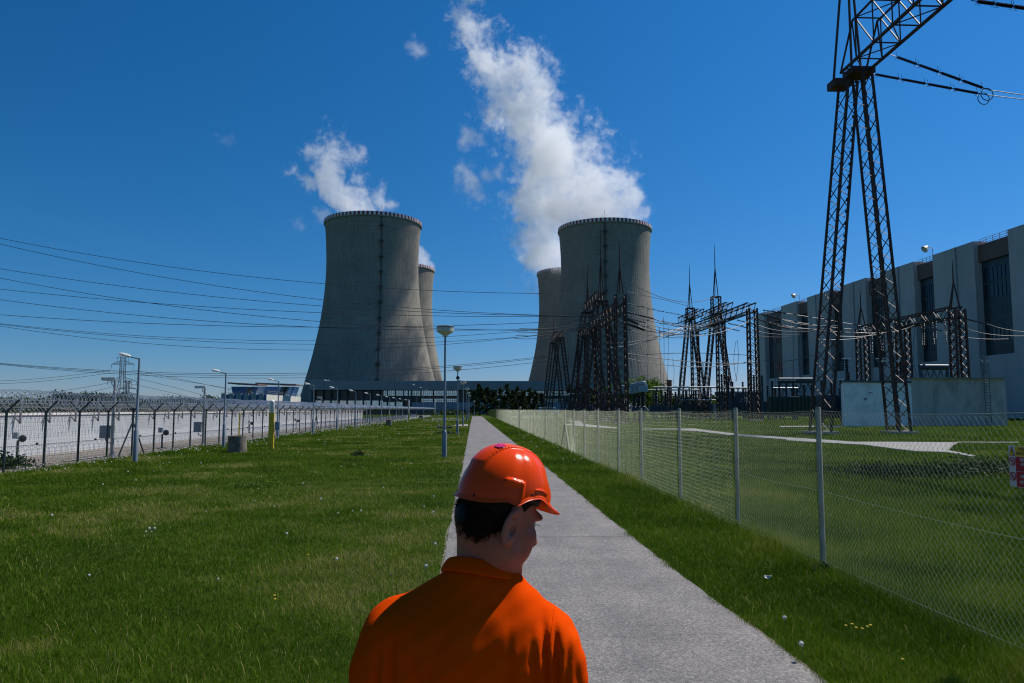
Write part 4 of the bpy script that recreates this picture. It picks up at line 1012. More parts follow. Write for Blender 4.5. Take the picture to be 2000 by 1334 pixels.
# strain insulators at the row of upright columns and the right row
for (X_, Ya, z_, n_, s) in ((20.3, 107, HZ(597, 107) - .7, 4, 1), (48.2, 131, HZ(600, 131) - .7, 5, 1), (20.3, 110, HZ(597, 107) - .7, 4, -1), (48.2, 133, HZ(600, 131) - .7, 4, -1), (68, 106, HZ(603, 105) - .6, 3, 1), (68, 108, HZ(603, 105) - .6, 3, -1)):
    for j in range(n_):
        y = Ya + j * 5.2; a = Vector((X_ + s * .7, y, z_)); b = a + Vector((s * 4.0, -.4, -1.0))
        hang(a, b, 'one of the dark strain insulators pulling sideways from the gantry beams', 18, .17)
        wire((b, b + Vector((s * 4, -.6, -1.1)), b + Vector((s * 9.5, -1.4, -1.3))), .045, 'short slack lead beyond a strain insulator', 'short leads', 6)
for j, (a, c, b) in enumerate((((1345, 637), (1312, 650), (1276, 660)), ((1350, 641), (1314, 654), (1283, 662)), ((1350, 634), (1316, 645), (1290, 655)), ((1284, 661), (1240, 672), (1192, 680)), ((1288, 656), (1240, 667), (1188, 671)))):
    ya, yb = (178, 168) if j < 3 else (168, 135); pa, pb = P(*a, ya), P(*b, yb); pc = P(*c, (ya + yb) / 2); wire((pa, pc, pb), .09, 'thick dark cable bundle sagging left from the gantry beam towards the right tower', 'thick cable bundle', 8)
# vertical droppers
for (px, y0, y1, Y) in ((1265, 600, 755, 140), (1288, 640, 752, 150), (1296, 620, 752, 150), (1306, 638, 752, 170), (1313, 700, 752, 170), (1330, 700, 790, 200), (1440, 665, 745, 150), (1438, 665, 745, 150), (1500, 645, 740, 150), (1548, 630, 742, 135), (1568, 625, 742, 135), (1790, 630, 735, 112), (1922, 625, 735, 104), (1112, 670, 760, 190), (1243, 690, 756, 160)):
    a, b = P(px, y0, Y), P(px + rr.uniform(-4, 4), y1, Y); c = (a + b) / 2; c.x += rr.uniform(-.6, .6)
    wire((a, c, b), .04, 'thin dropper wire hanging down to the switchyard equipment', 'dropper wires', 8)

# ================================================================== SWITCHYARD EQUIPMENT
def apparatus(px, Y, label, col='dkgreen', w=3.4, h=2.6, pots=3, ph=2.6, potr=.22, legs=True):
    X = XY(px, Y); r = thing('switchgear', (X, Y, 0), label, 'switchgear', 'switchgear cabinets with insulators')
    z0 = .9
    m = MB()
    for sx in (-1, 1):
        for sy in (-1, 1): m.bar((X + sx * w * .42, Y + sy * .7, 0), (X + sx * w * .42, Y + sy * .7, z0), .16)
    m.box((X, Y, z0 - .12), (w * .9, 1.5, .16)); m.build('stand', M['dkblue'], r)
    m = MB(); m.box((X, Y, z0 + h / 2), (w, 1.9, h)); m.build('tank', M[col], r, bevel=.06)
    m = MB()
    for i in range(6): m.box((X - w * .42 + i * w * .84 / 5, Y - 1.05, z0 + h * .5), (.10, .28, h * .8))
    m.build('cooling_fins', M[col], r)
    for i in range(pots):
        x = X - w * .36 + i * (w * .72 / max(1, pots - 1)); m = MB(); disc_string(m, (x, Y, z0 + h), (x, Y, z0 + h + ph), potr, 12, potr * .55); io = m.build('insulator', M['black'], r, True)
        m = MB(); m.box((x, Y, z0 + h + ph + .08), (potr * 3.6, .3, .16)); m.build('terminal', M['light_metal'], io)
apparatus(1530, 138, 'dark green transformer with tall bushings left of the near gantry leg', 'dkgreen', 5.4, 3.4, 4, 2.9, .3)
apparatus(1572, 150, 'green tank behind the near gantry leg', 'dkgreen', 4.2, 3.8, 3, 2.2, .28)
apparatus(1448, 155, 'dark switch cabinet between the middle and right columns', 'dkblue', 5.0, 2.6, 4, 2.6)
apparatus(1500, 160, 'dark blue cabinet right of the right upright column', 'dkblue', 5.0, 2.8, 3, 3.4)
apparatus(1395, 172, 'dark cabinet behind the A frame legs', 'dkblue', 5.6, 2.2, 4, 2.0)
apparatus(1340, 168, 'low green switchgear right of the big cooling tower', 'dkgreen', 6, 2.0, 5, 2.2)
apparatus(1292, 176, 'low dark switchgear under the busbars at the cooling tower foot', 'dkblue', 5.6, 1.8, 4, 2.4)
apparatus(1690, 110, 'dark apparatus with two black bushings behind the white walled hut', 'dkblue', 7.0, 4.2, 2, 4.2, .34)
apparatus(1625, 112, 'dark apparatus seen through the near left gantry leg', 'dkblue', 4.0, 3.2, 3, 2.2, .25)
apparatus(1745, 112, 'dark apparatus with bushings behind the right gantry leg', 'dkblue', 4.0, 4.6, 2, 3.6, .34)
apparatus(1190, 150, 'dark switchgear behind the dense lattice columns', 'dkblue', 6.5, 2.2, 4, 2.4)
apparatus(1150, 165, 'dark low switchgear at the left end of the switchyard', 'dkblue', 6.5, 2.0, 3, 2.2)
# extra upright black insulator pillars
for k_, (px, Y, zt) in enumerate([(1411, 148, 730), (1424, 147, 733), (1467, 135, 728), (1474, 135, 731), (1490, 135, 732), (1432, 150, 745), (1452, 150, 745), (1300, 160, 765), (1320, 160, 765), (1340, 160, 762), (1360, 160, 760), (1281, 160, 766), (1500, 150, 760), (1515, 150, 757), (1553, 140, 757), (1180, 140, 765), (1660, 108, 724)]):
    X = XY(px, Y); zz = HZ(zt, Y); r = thing('pillar_insulator', (X, Y, 0), 'one of the black pillar insulators on steel posts among the switchgear', 'pillar insulator', 'pillar insulators')
    m = MB(); m.bar((X, Y, 0), (X, Y, zz * .5), .3); m.build('post', M['dkblue'], r); m = MB(); disc_string(m, (X, Y, zz * .5), (X, Y, zz), .26, 14, .15); m.build('insulator', M['black'], r, True)
# tubular busbars
def busbar(pa, pb, Y, py, rad, label, n=6):
    z = HZ(py, Y); xa, xb = XY(pa, Y), XY(pb, Y); r = thing('busbar', ((xa + xb) / 2, Y, 0), label, 'busbar', 'tubular busbars')
    m = MB(); m.tube([(xa, Y, z), (xb, Y, z)], rad, 10); m.build('tube', M['light_metal'], r, True)
    for i in range(n):
        x = xa + (xb - xa) * (i + .3) / n; m = MB(); disc_string(m, (x, Y, z * .45), (x, Y, z - rad), .2, 12, .12); m.build('insulator', M['black'], r, True)
        m = MB(); m.bar((x, Y, 0), (x, Y, z * .45), .22); m.build('post', M['dkblue'], r)
busbar(1277, 1404, 152, 756, .16, 'upper pale busbar tube at the foot of the right tower')
busbar(1255, 1370, 158, 761.5, .14, 'lower pale busbar tube at the foot of the right tower', 7)
busbar(1404, 1474, 149, 757, .17, 'pale busbar tube between the two upright columns', 3)
busbar(1508, 1560, 145, 757, .12, 'short pale busbar left of the near gantry', 3)
busbar(1330, 1398, 160, 781, .14, 'low pale busbar tube above the green switchgear', 4)
# instrument transformers with grey heads
def head(px, py, Y, label, k=1.0):
    X = XY(px, Y); zz = HZ(py, Y); r = thing('current_transformer', (X, Y, 0), label, 'transformer', 'current transformers with grey heads')
    m = MB(); m.bar((X, Y, 0), (X, Y, zz * .35), .35); m.lathe([(.45, 0), (.45, .7), (.3, .8)], (X, Y, zz * .3), 12); m.build('base', M['dkblue'], r)
    m = MB(); disc_string(m, (X, Y, zz * .42), (X, Y, zz - 1.0), .36 * k, 16, .24 * k); m.build('insulator', M['black'], r, True)
    m = MB(); m.box((X, Y, zz - .45), (1.45 * k, .95, 1.1)); m.lathe([(.3, 0), (.6, .02), (.6, .5), (.5, .62), (0, .64)], (X - .05, Y, zz + .1), 16); m.build('head', M['lamp_head'] if 'lamp_head' in M else M['galv2'], r, bevel=.08)
M['galv2'] = mat('pale_grey_paint', (.30, .36, .42), .5, 0, .08, 5)
head(1239, 757, 120, 'grey headed current transformer, left one of the group of three'); head(1247.5, 755, 119, 'grey headed current transformer, middle one of the group of three'); head(1256, 753, 118, 'grey headed current transformer, right one of the group of three')
head(1203, 760, 150, 'grey headed current transformer behind the lattice columns', .9); head(1217, 760, 150, 'grey headed current transformer right behind the nearest column', .9)
head(1455, 782, 170, 'small grey headed apparatus low between the upright columns', .8)
# disconnector arms at the far left of the yard
r = thing('disconnector', (XY(1120, 170), 170, 0), 'pale disconnector blades on a dark frame, left end of the switchyard', 'disconnector')
m = MB()
for px in (1104, 1112, 1120, 1130): x = XY(px, 170); m.bar((x, 170, 0), (x, 170, HZ(772, 170)), .3)
m.bar((XY(1102, 170), 170, HZ(785, 170)), (XY(1132, 170), 170, HZ(785, 170)), .3); m.build('frame', M['dkblue'], r)
m = MB()
for px, py in ((1107, 771), (1117, 769), (1131, 768)): m.bar((XY(px - 6, 170), 170, HZ(py, 170)), (XY(px + 4, 170), 169, HZ(py, 170)), .14); m.bar((XY(px - 2, 170), 170, HZ(py, 170)), (XY(px, 170), 170, HZ(py - 5, 170)), .1)
m.build('blade', M['light_metal'], r)
# large duct on trestles before the hall, reddish box, distant hall, flag ladder
r = thing('gas_duct', (XY(1560, 150), 150, 0), 'thick dark horizontal duct on trestles in front of the turbine hall', 'duct')
z = HZ(741.5, 150); m = MB(); m.tube([(XY(1522, 150), 150, z), (XY(1590, 150), 150, z)], .52, 16); m.build('duct', M['dkblue'], r, True)
m = MB()
for i in range(5): xa = XY(1528 + i * 13, 150); xb = XY(1534.5 + i * 13, 150); m.bar((xa, 150, z - .6), (xb, 150, z - 2.4), .14); m.bar((xb, 150, z - 2.4), (XY(1541 + i * 13, 150), 150, z - .6), .14)
m.bar((XY(1525, 150), 150, z - .62), (XY(1590, 150), 150, z - .62), .16); m.bar((XY(1525, 150), 150, 0), (XY(1525, 150), 150, z - .5), .3); m.bar((XY(1588, 150), 150, 0), (XY(1588, 150), 150, z - .5), .3); m.build('trestle', M['dkblue'], r)
r = thing('gas_duct', (XY(1820, 108), 108, 0), 'second dark duct on trestles, behind the hut near the gantry column', 'duct')
z = HZ(715, 108); m = MB(); m.tube([(XY(1800, 108), 108, z), (XY(1855, 108), 108, z)], .42, 16); m.build('duct', M['dkblue'], r, True)
m = MB()
for i in range(4): xa = XY(1802 + i * 13, 108); m.bar((xa, 108, z - .45), (xa + .45, 108, z - 2.0), .1); m.bar((xa + .45, 108, z - 2), (xa + .9, 108, z - .45), .1)
m.bar((XY(1801, 108), 108, 0), (XY(1801, 108), 108, z), .24); m.bar((XY(1854, 108), 108, 0), (XY(1854, 108), 108, z), .24); m.build('trestle', M['dkblue'], r)
M['duct'] = M['dkblue']
m = MB(); X, Y = XY(1308, 260), 260; m.box((X, Y, HZ(743, Y) / 2), (1.4, 1.4, HZ(743, Y))); m.box((X, Y, HZ(743, Y) + .1), (1.5, 1.5, .2))
tag(m.build('red_stack', M['orange_box'], origin=(X, Y, 0)), 'small square red brown stack at the right edge of the tower foot', 'stack')
r = thing('storage_hall', (XY(1450, 240), 243, 0), 'low blue green hall far behind the switchyard', 'building')
m = MB(); m.box((XY(1450, 240), 243, HZ(768, 240) / 2), (13, 6, HZ(768, 240))); m.build('wall', M['dkblue'], r); m = MB(); m.box((XY(1450, 240), 243, HZ(768, 240) + .3), (13.6, 6.6, .6)); m.build('roof', M['bluepanel'], r)
r = thing('pale_cabin', (XY(1402, 165), 165, 0), 'small pale blue cabin low between the gantry columns', 'cabin'); m = MB(); m.box((XY(1402, 165), 165, HZ(790, 165) / 2), (1.6, 1.6, HZ(790, 165))); m.build('body', M['galv2'], r, bevel=.04); m = MB(); m.box((XY(1402, 165), 165, HZ(790, 165) + .06), (1.8, 1.8, .12)); m.build('roof', M['bluepanel'], r)
r = thing('lattice_tower', (XY(1377, 300), 300, 0), 'thin grey lattice tower far behind the A frame legs', 'tower'); m = MB(); lattice(m, (XY(1377, 300), 300, 0), (XY(1379, 300), 300, HZ(708, 300)), 1.6, 1.5, 22, .12, .1); m.build('shaft', M['galv'], r)
m = MB(); m.box((XY(1379, 300), 300, HZ(707, 300)), (2.6, 2, .3)); m.build('platform', M['galv'], r)
# blue white tanker shape between the far A frames
r = thing('parked_van', (XY(1068, 225), 225, 0), 'pale blue van parked beyond the distant A frame', 'van'); X, Y = XY(1070, 225), 225
m = MB(); m.poly([(X - 2.6, Y - 1), (X + 2.2, Y - 1), (X + 2.2, Y + 1), (X - 2.6, Y + 1)], .5, 2.6); m.poly([(X + 2.2, Y - .95), (X + 3.2, Y - .95), (X + 3.2, Y + .95), (X + 2.2, Y + .95)], .5, 1.5); m.build('body', M['galv2'], r, bevel=.15)
for dx in (-1.7, 2.3):
    m = MB(); m.lathe([(.38, -.12), (.38, .12)], (X + dx, Y - .9, .4), 14, ax=(0, 1, 0)); m.build('wheel', M['black'], r)

# ================================================================== COOLING STATION, PYLONS ON THE LEFT
M['tankblue'] = mat('blue_fan_housing', (.03, .11, .26), .5, 0, .1, 2)
M['stationgrey'] = mat('station_grey', (.30, .33, .35), .7, 0, .1, 1)
M['stationcream'] = mat('station_cream', (.60, .58, .52), .8, 0, .08, .6, dirt=(.45, .43, .38), dscale=.4)
M['roofbrown'] = mat('station_roof', (.17, .12, .11), .6, 0, .2, 1)
def station():
    Y0, Y1 = 219.5, 262; x0, x1 = XY(432, Y0), XY(520, Y0); H = HZ(771, 220)
    r = thing('cooling_station', ((x0 + x1) / 2, (Y0 + Y1) / 2, 0), 'pale fan cooling station with blue funnels and brown roofs left of the left tower', 'building')
    m = MB(); m.box(((x0 + x1) / 2, (Y0 + Y1) / 2, H / 2), (x1 - x0, Y1 - Y0, H)); m.build('wall', M['stationcream'], r)
    n = 6; w_ = (x1 - x0) / n
    for i in range(n):
        m = MB(); m.box((x0 + w_ * (i + .33), Y0 - .25, H / 2 + .2), (w_ * .62, .5, H + .2)); m.build('grey_panel', M['stationgrey'], r)
        m = MB(); m.box((x0 + w_ * (i + .82), Y0 - .15, H / 2), (w_ * .34, .3, H - .2)); m.build('blue_panel', M['tankblue'], r)
    for (pa, pb, y, gp) in ((450, 482, 222, 0), (489, 504, 224, 1), (505, 545, 236, 0), (548, 560, 246, 1), (562, 574, 256, 0)):
        xa, xb = XY(pa, y), XY(pb, y); zt = HZ(756, y); m = MB(); 
        m.add([(xa + .6, y, H), (xb - 1.0, y, H), (xb - 1.0, y + 7, H), (xa + .6, y + 7, H), (xa, y, zt), (xb, y, zt), (xb, y + 7, zt), (xa, y + 7, zt)], [(0, 3, 2, 1), (4, 5, 6, 7), (0, 1, 5, 4), (1, 2, 6, 5), (2, 3, 7, 6), (3, 0, 4, 7)]); m.build('fan_funnel', M['tankblue'], r)
    for (pa, pb, y) in ((445, 504, 222), (499, 578, 240)):
        xa, xb = XY(pa, y), XY(pb, y); z = HZ(753, y); m = MB(); m.add([(xa, y - 1, z + .35), (xb, y - 1, z - .1), (xb, y + 9, z - .1), (xa, y + 9, z + .35), (xa, y - 1, z + .75), (xb, y - 1, z + .3), (xb, y + 9, z + .3), (xa, y + 9, z + .75)], [(0, 3, 2, 1), (4, 5, 6, 7), (0, 1, 5, 4), (1, 2, 6, 5), (2, 3, 7, 6), (3, 0, 4, 7)]); m.build('roof', M['roofbrown'], r)
    m = MB()
    for zz in (.5, 1.0): m.bar((x0, Y0, H + zz), (x1, Y0, H + zz), .06); m.bar((x1, Y0, H + zz), (x1, Y1, H + zz), .06)
    for i in range(14): m.bar((x0 + i * (x1 - x0) / 13, Y0, H), (x0 + i * (x1 - x0) / 13, Y0, H + 1), .06)
    for i in range(20): m.bar((x1, Y0 + i * 2.2, H), (x1, Y0 + i * 2.2, H + 1), .06)
    m.build('railing', M['galv'], r)
station()
def pylon(px, Y, H, label, arms, w=6):
    X = XY(px, Y); r = thing('pylon', (X, Y, 0), label, 'pylon', 'far pylons'); m = MB(); k_ = Y / 450
    th = .22 * k_
    lattice(m, (X, Y, 0), (X, Y, H * .55), w, w * .35, 9, th, th * .6, dbl=True); lattice(m, (X, Y, H * .55), (X, Y, H * .93), w * .35, w * .3, 9, th, th * .55, dbl=True)
    m.build('shaft', M['galvd'], r)
    for z, half, hh in arms:
        for s in (-1, 1):
            m = MB(); a = Vector((X + s * w * .15, Y, z * H)); b = Vector((X + s * half, Y, z * H)); c = Vector((X + s * w * .15, Y, z * H + hh))
            m.bar(a, b, th); m.bar(c, b, th * .8)
            for q in range(1, 5): u = q / 5; m.bar(a + (b - a) * u, c + (b - c) * u, th * .5); m.bar(a + (b - a) * u, c + (b - c) * (u - .2), th * .5)
            m.bar(b, b - Vector((0, 0, 2.4 * k_)), th * .7); m.build('arm', M['galvd'], r)
M['galvd'] = mat('far_pylon_steel', (.10, .13, .17), .6, .2, .1, 1)
pylon(236, 450, HZ(692, 450), 'tall pylon with three pairs of arms on the left skyline', ((.93, 3.2, .1), (.81, 6.3, 2.2), (.53, 8.2, 2.4)), 7)
pylon(247, 800, HZ(742, 800), 'smaller pylon just right of and behind the tall one', ((.70, 9, 2.4), (.52, 12, 2.6), (.9, 4, 1.5)), 8)
pylon(404, 1000, HZ(770, 1000), 'tiny distant pylon near the second camera pole', ((.8, 8, 3), (.6, 12, 3)), 9)
for i, (a, b, sg) in enumerate((((-40, 745), (215, 722), 5), ((-40, 750), (215, 728), 5), ((-20, 778), (222, 746), 4), ((258, 722), (620, 800), -2), ((262, 738), (440, 785), -2), ((246, 748), (380, 778), -1), ((258, 728), (470, 762), 0), ((120, 775), (228, 753), 2))):
    A, B = P(*a, 440), P(*b, 450); c = (A + B) / 2; c.z -= sg * .3
    wire((A, c, B), .09, 'faint thin power line beyond the left fence, near the far pylons', 'faint lines at the far pylons', 8)
# ================================================================== VEGETATION
def leafmat(name, c0, c1, trans=.25, rough=.6):
    m = bpy.data.materials.new(name); m.use_nodes = True; t = m.node_tree; b = t.nodes['Principled BSDF']; o = t.nodes['Material Output']
    at = t.nodes.new('ShaderNodeAttribute'); at.attribute_name = 'tint'
    r = t.nodes.new('ShaderNodeValToRGB'); e = r.color_ramp.elements; cs = [c0] + (c1 if isinstance(c1, list) else [c1])
    while len(e) < len(cs): e.new(.5)
    for i, c in enumerate(cs): e[i].position = i / (len(cs) - 1); e[i].color = (*c, 1)
    t.links.new(at.outputs['Fac'], r.inputs[0]); t.links.new(r.outputs[0], b.inputs['Base Color']); b.inputs['Roughness'].default_value = rough; b.inputs['Specular IOR Level'].default_value = .10
    tr_ = t.nodes.new('ShaderNodeBsdfTranslucent'); t.links.new(r.outputs[0], tr_.inputs[0]); mx = t.nodes.new('ShaderNodeMixShader'); mx.inputs[0].default_value = trans
    t.links.new(b.outputs[0], mx.inputs[1]); t.links.new(tr_.outputs[0], mx.inputs[2]); t.links.new(mx.outputs[0], o.inputs[0]); return m
M['grass'] = leafmat('grass_blades', (.032, .072, .002), [(.060, .124, .003), (.105, .190, .005), (.20, .22, .025), (.44, .36, .15)], .35)
M['pine'] = leafmat('pine_needles', (.020, .036, .012), [(.040, .064, .020), (.07, .10, .032)], .15)
M['leaf'] = leafmat('fresh_leaves', (.045, .09, .012), [(.08, .15, .02), (.13, .22, .03)], .35)
M['wood'] = leafmat('far_wood_leaves', (.022, .042, .014), [(.035, .062, .018), (.055, .085, .026)], .15)
def settint(o, vals):
    a = o.data.attributes.new('tint', 'FLOAT', 'POINT'); a.data.foreach_set('value', vals.astype(np.float32))
def leafquads(c, size, rng, elong=1.0, up=.0):
    n = len(c); d = rng.normal(size=(n, 3)); d[:, 2] = d[:, 2] * (1 - up) + up; d /= np.linalg.norm(d, axis=1)[:, None]
    e = np.cross(d, rng.normal(size=(n, 3))); e /= np.linalg.norm(e, axis=1)[:, None]; s = (size * rng.uniform(.6, 1.3, n))[:, None]
    V = np.stack([c - d * s * elong - e * s * .35, c - e * s * -.45, c + d * s * elong, c - e * s * .55], 1).reshape(-1, 3)
    return V, np.arange(4 * n).reshape(-1, 4)
def tree(kind, X, Y, H, Rr, label, cat='tree', group=None, n=1500, m='pine', seed=0, size=.22, shape='cone', base=.12):
    rng = np.random.default_rng(seed); root = thing(kind, (X, Y, 0), label, cat, group)
    nb = 26 if shape == 'cone' else 30; C_ = []; tm = MB(); tw = .10 + H * .012
    tm.tube([(X, Y, 0), (X + rng.uniform(-.1, .1), Y, H * .5), (X, Y, H * .93)], [tw, tw * .7, tw * .15], 7)
    for b in range(nb):
        u = base + (1 - base) * (b + .5) / nb if shape == 'cone' else rng.uniform(.35, .95)
        a = rng.uniform(0, 6.28); 
        if shape == 'cone': L = Rr * (1 - u ** 1.6) ** .8 * rng.uniform(.7, 1.2) + .25; rise = .12
        else: L = Rr * math.sqrt(max(.05, 1 - ((u - .58) / .46) ** 2)) * rng.uniform(.55, 1.1); rise = .35
        z0 = H * u * (.98 if shape == 'cone' else .75); tip = np.array([X + L * math.cos(a), Y + L * math.sin(a), z0 + L * rise])
        tm.tube([(X, Y, z0), tuple(tip)], [tw * .35, tw * .08], 4, False)
        k_ = max(6, int(n / nb)); w_ = rng.uniform(.25, 1.05, k_)[:, None] ** .7
        q = np.array([[X, Y, z0]]) * (1 - w_) + tip[None] * w_; q += rng.normal(size=(k_, 3)) * np.array([.16, .16, .12]) * (Rr * (.9 if shape != 'cone' else .55)); C_.append(q)
    tm.build('trunk', M['bark'], root)
    c = np.concatenate(C_); c = c[c[:, 2] > H * .06]; V, F = leafquads(c, size, rng, 1.2)
    o = npmesh('crown', V - np.array([X, Y, 0]), F, M[m], root, smooth=False)
    cl = np.repeat((np.sin(c[:, 0] * 2.1 + seed) * np.sin(c[:, 2] * 1.7) * .25 + .45 + rng.normal(size=len(c)) * .2).clip(0, 1), 4); settint(o, cl)
Yt = 246
for i, (px, top, wpx) in enumerate([(936, 757, 13), (927, 768, 9), (952, 763, 12), (965, 770, 11), (978, 764, 11), (990, 757, 11), (1002, 768, 10), (1011, 761, 11), (1024, 768, 11), (1036, 764, 11), (1047, 769, 10), (1058, 773, 9), (1113, 758, 10), (1123, 764, 9), (1137, 756, 12), (1150, 762, 11), (1161, 767, 10), (1174, 762, 11), (1186, 766, 10)]):
    y = Yt + (i * 7 % 5) * 2.2; H = HZ(top, y) * 1.13
    lab = ['leftmost big dark pine', 'low dark pine left edge', 'dark pine second from the left', 'shorter dark pine', 'broad dark pine', 'tallest pointed pine', 'small pine beside the tallest one', 'pointed pine', 'bushy dark pine', 'dark pine left of the A frames', 'low pine under the A frames', 'lowest pine of all'][i] if i < 12 else ['first', 'second', 'third', 'fourth', 'fifth', 'sixth', 'seventh'][i - 12] + ' dark pine from the left behind the steel gantries'
    tree('pine_tree', XY(px, y), y, H, wpx / 1500 * y * 1.0, lab + (', %s of the row by the path end' % ['first', 'second', 'third', 'fourth', 'fifth', 'sixth', 'seventh', 'eighth', 'ninth', 'tenth', 'eleventh', 'twelfth'][i] if i < 12 else ''), 'tree', 'pines before the office building', 2200, 'pine', i, .34, 'cone')
tree('leafy_tree', XY(1255, 262), 262, HZ(735, 262), 8.5, 'bright green leafy tree at the foot of the right cooling tower', 'tree', None, 3200, 'leaf', 31, .5, 'round')
tree('leafy_tree', XY(1198, 232), 232, HZ(745, 232), 4.2, 'smaller bright green tree seen between the dense lattice columns', 'tree', None, 1400, 'leaf', 32, .4, 'round')
tree('leafy_tree', XY(1402, 250), 250, HZ(775, 250), 2.6, 'small green tree low between the two upright columns', 'tree', None, 700, 'leaf', 33, .35, 'round')
tree('leafy_tree', XY(1330, 270), 270, HZ(772, 270), 6, 'dark green tree low behind the busbars', 'tree', None, 1300, 'wood', 34, .45, 'round')
# bushes
def bush(px, py, wm, hm, label, m='leaf', n=900, size=.05, seed=0, nm='bush', cat='bush'):
    g_ = G(px, py); rng = np.random.default_rng(seed); c = rng.normal(size=(n, 3)) * np.array([wm * .24, wm * .2, hm * .3]); c[:, 2] = np.abs(c[:, 2]) + hm * .12
    V, F = leafquads(c, size, rng, 1.1, .3); o = npmesh(nm, V, F, M[m], None, False, (g_.x, g_.y, 0)); settint(o, rng.uniform(0, 1, len(c)).repeat(4)); tag(o, label, cat)
bush(492, 951, .95, .13, 'low bright leafy weed patch in the lawn left of centre', 'leaf', 900, .035, 1, 'weed_patch', 'weed')
bush(8, 916, 1.6, .55, 'dark leafy bush at the foot of the security fence at the left edge', 'wood', 700, .07, 2)
bush(700, 891, .5, .28, 'small dark grass tussock in the middle of the lawn', 'wood', 260, .05, 3, 'tussock', 'tussock')
bush(870, 848, 1.4, .30, 'low green shrub near the second mushroom lamp', 'wood', 400, .07, 4)
bush(1755, 930, 3.6, .45, 'dark low weeds behind the chain link fence, left patch', 'wood', 3000, .05, 5, 'weed_patch', 'weed')
bush(1925, 925, 3.0, .55, 'dark low weeds behind the chain link fence near the warning sign', 'wood', 2600, .05, 6, 'weed_patch', 'weed')
bush(1608, 1120, .30, .14, 'dry brown tuft at the foot of the nearest fence post', 'wood', 200, .035, 7, 'tussock', 'tussock')
bush(885, 812, 14, 2.4, 'dark hedge far beyond the lawn left of the mushroom lamps', 'wood', 1500, .3, 8, 'hedge', 'hedge')
# far woods as one mass
rng = np.random.default_rng(21); cs = []
def mass(x0, x1, y, hfun, n):
    x = rng.uniform(x0, x1, n); h = np.array([hfun(v) for v in x]); cs.append(np.stack([x, y + rng.uniform(0, 22, n), h * rng.uniform(0, 1, n) ** .8 + rng.normal(size=n) * .35], 1))
bump = lambda v: 1.2 * math.sin(v * .35) + .9 * math.sin(v * .83 + 1) + .7 * math.sin(v * 1.9)
mass(-260, -95, 300, lambda v: 6.0 + bump(v) * .6 , 26000)
pxl = lambda px: XY(px, 200)
x0, x1 = pxl(88), pxl(218)
mass(x0, x1, 196, lambda v: 5.6 * min(1, math.sqrt(max(.02, 1 - ((v - (x0 + x1) / 2) / ((x1 - x0) / 2)) ** 2)) * 1.3) + bump(v * 2) * .25, 9000)
mass(-420, 760, 900, lambda v: 11 + 2.2 * bump(v * .2), 26000)
mass(112, 420, 480, lambda v: 9 + bump(v * .5), 9000)
c = np.concatenate(cs); sz = np.where(c[:, 1] < 400, .42, 1.5) * 1.0
rg = np.random.default_rng(4); V, F = leafquads(c, sz, rg, 1.1)
o = npmesh('far_woods', V, F, M['wood'], None, False); settint(o, (np.sin(c[:, 0] * .7) * .25 + .5 + rg.normal(size=len(c)) * .2).clip(0, 1).repeat(4)); tag(o, 'distant belt of green woods along the horizon', 'woods', kind='stuff')

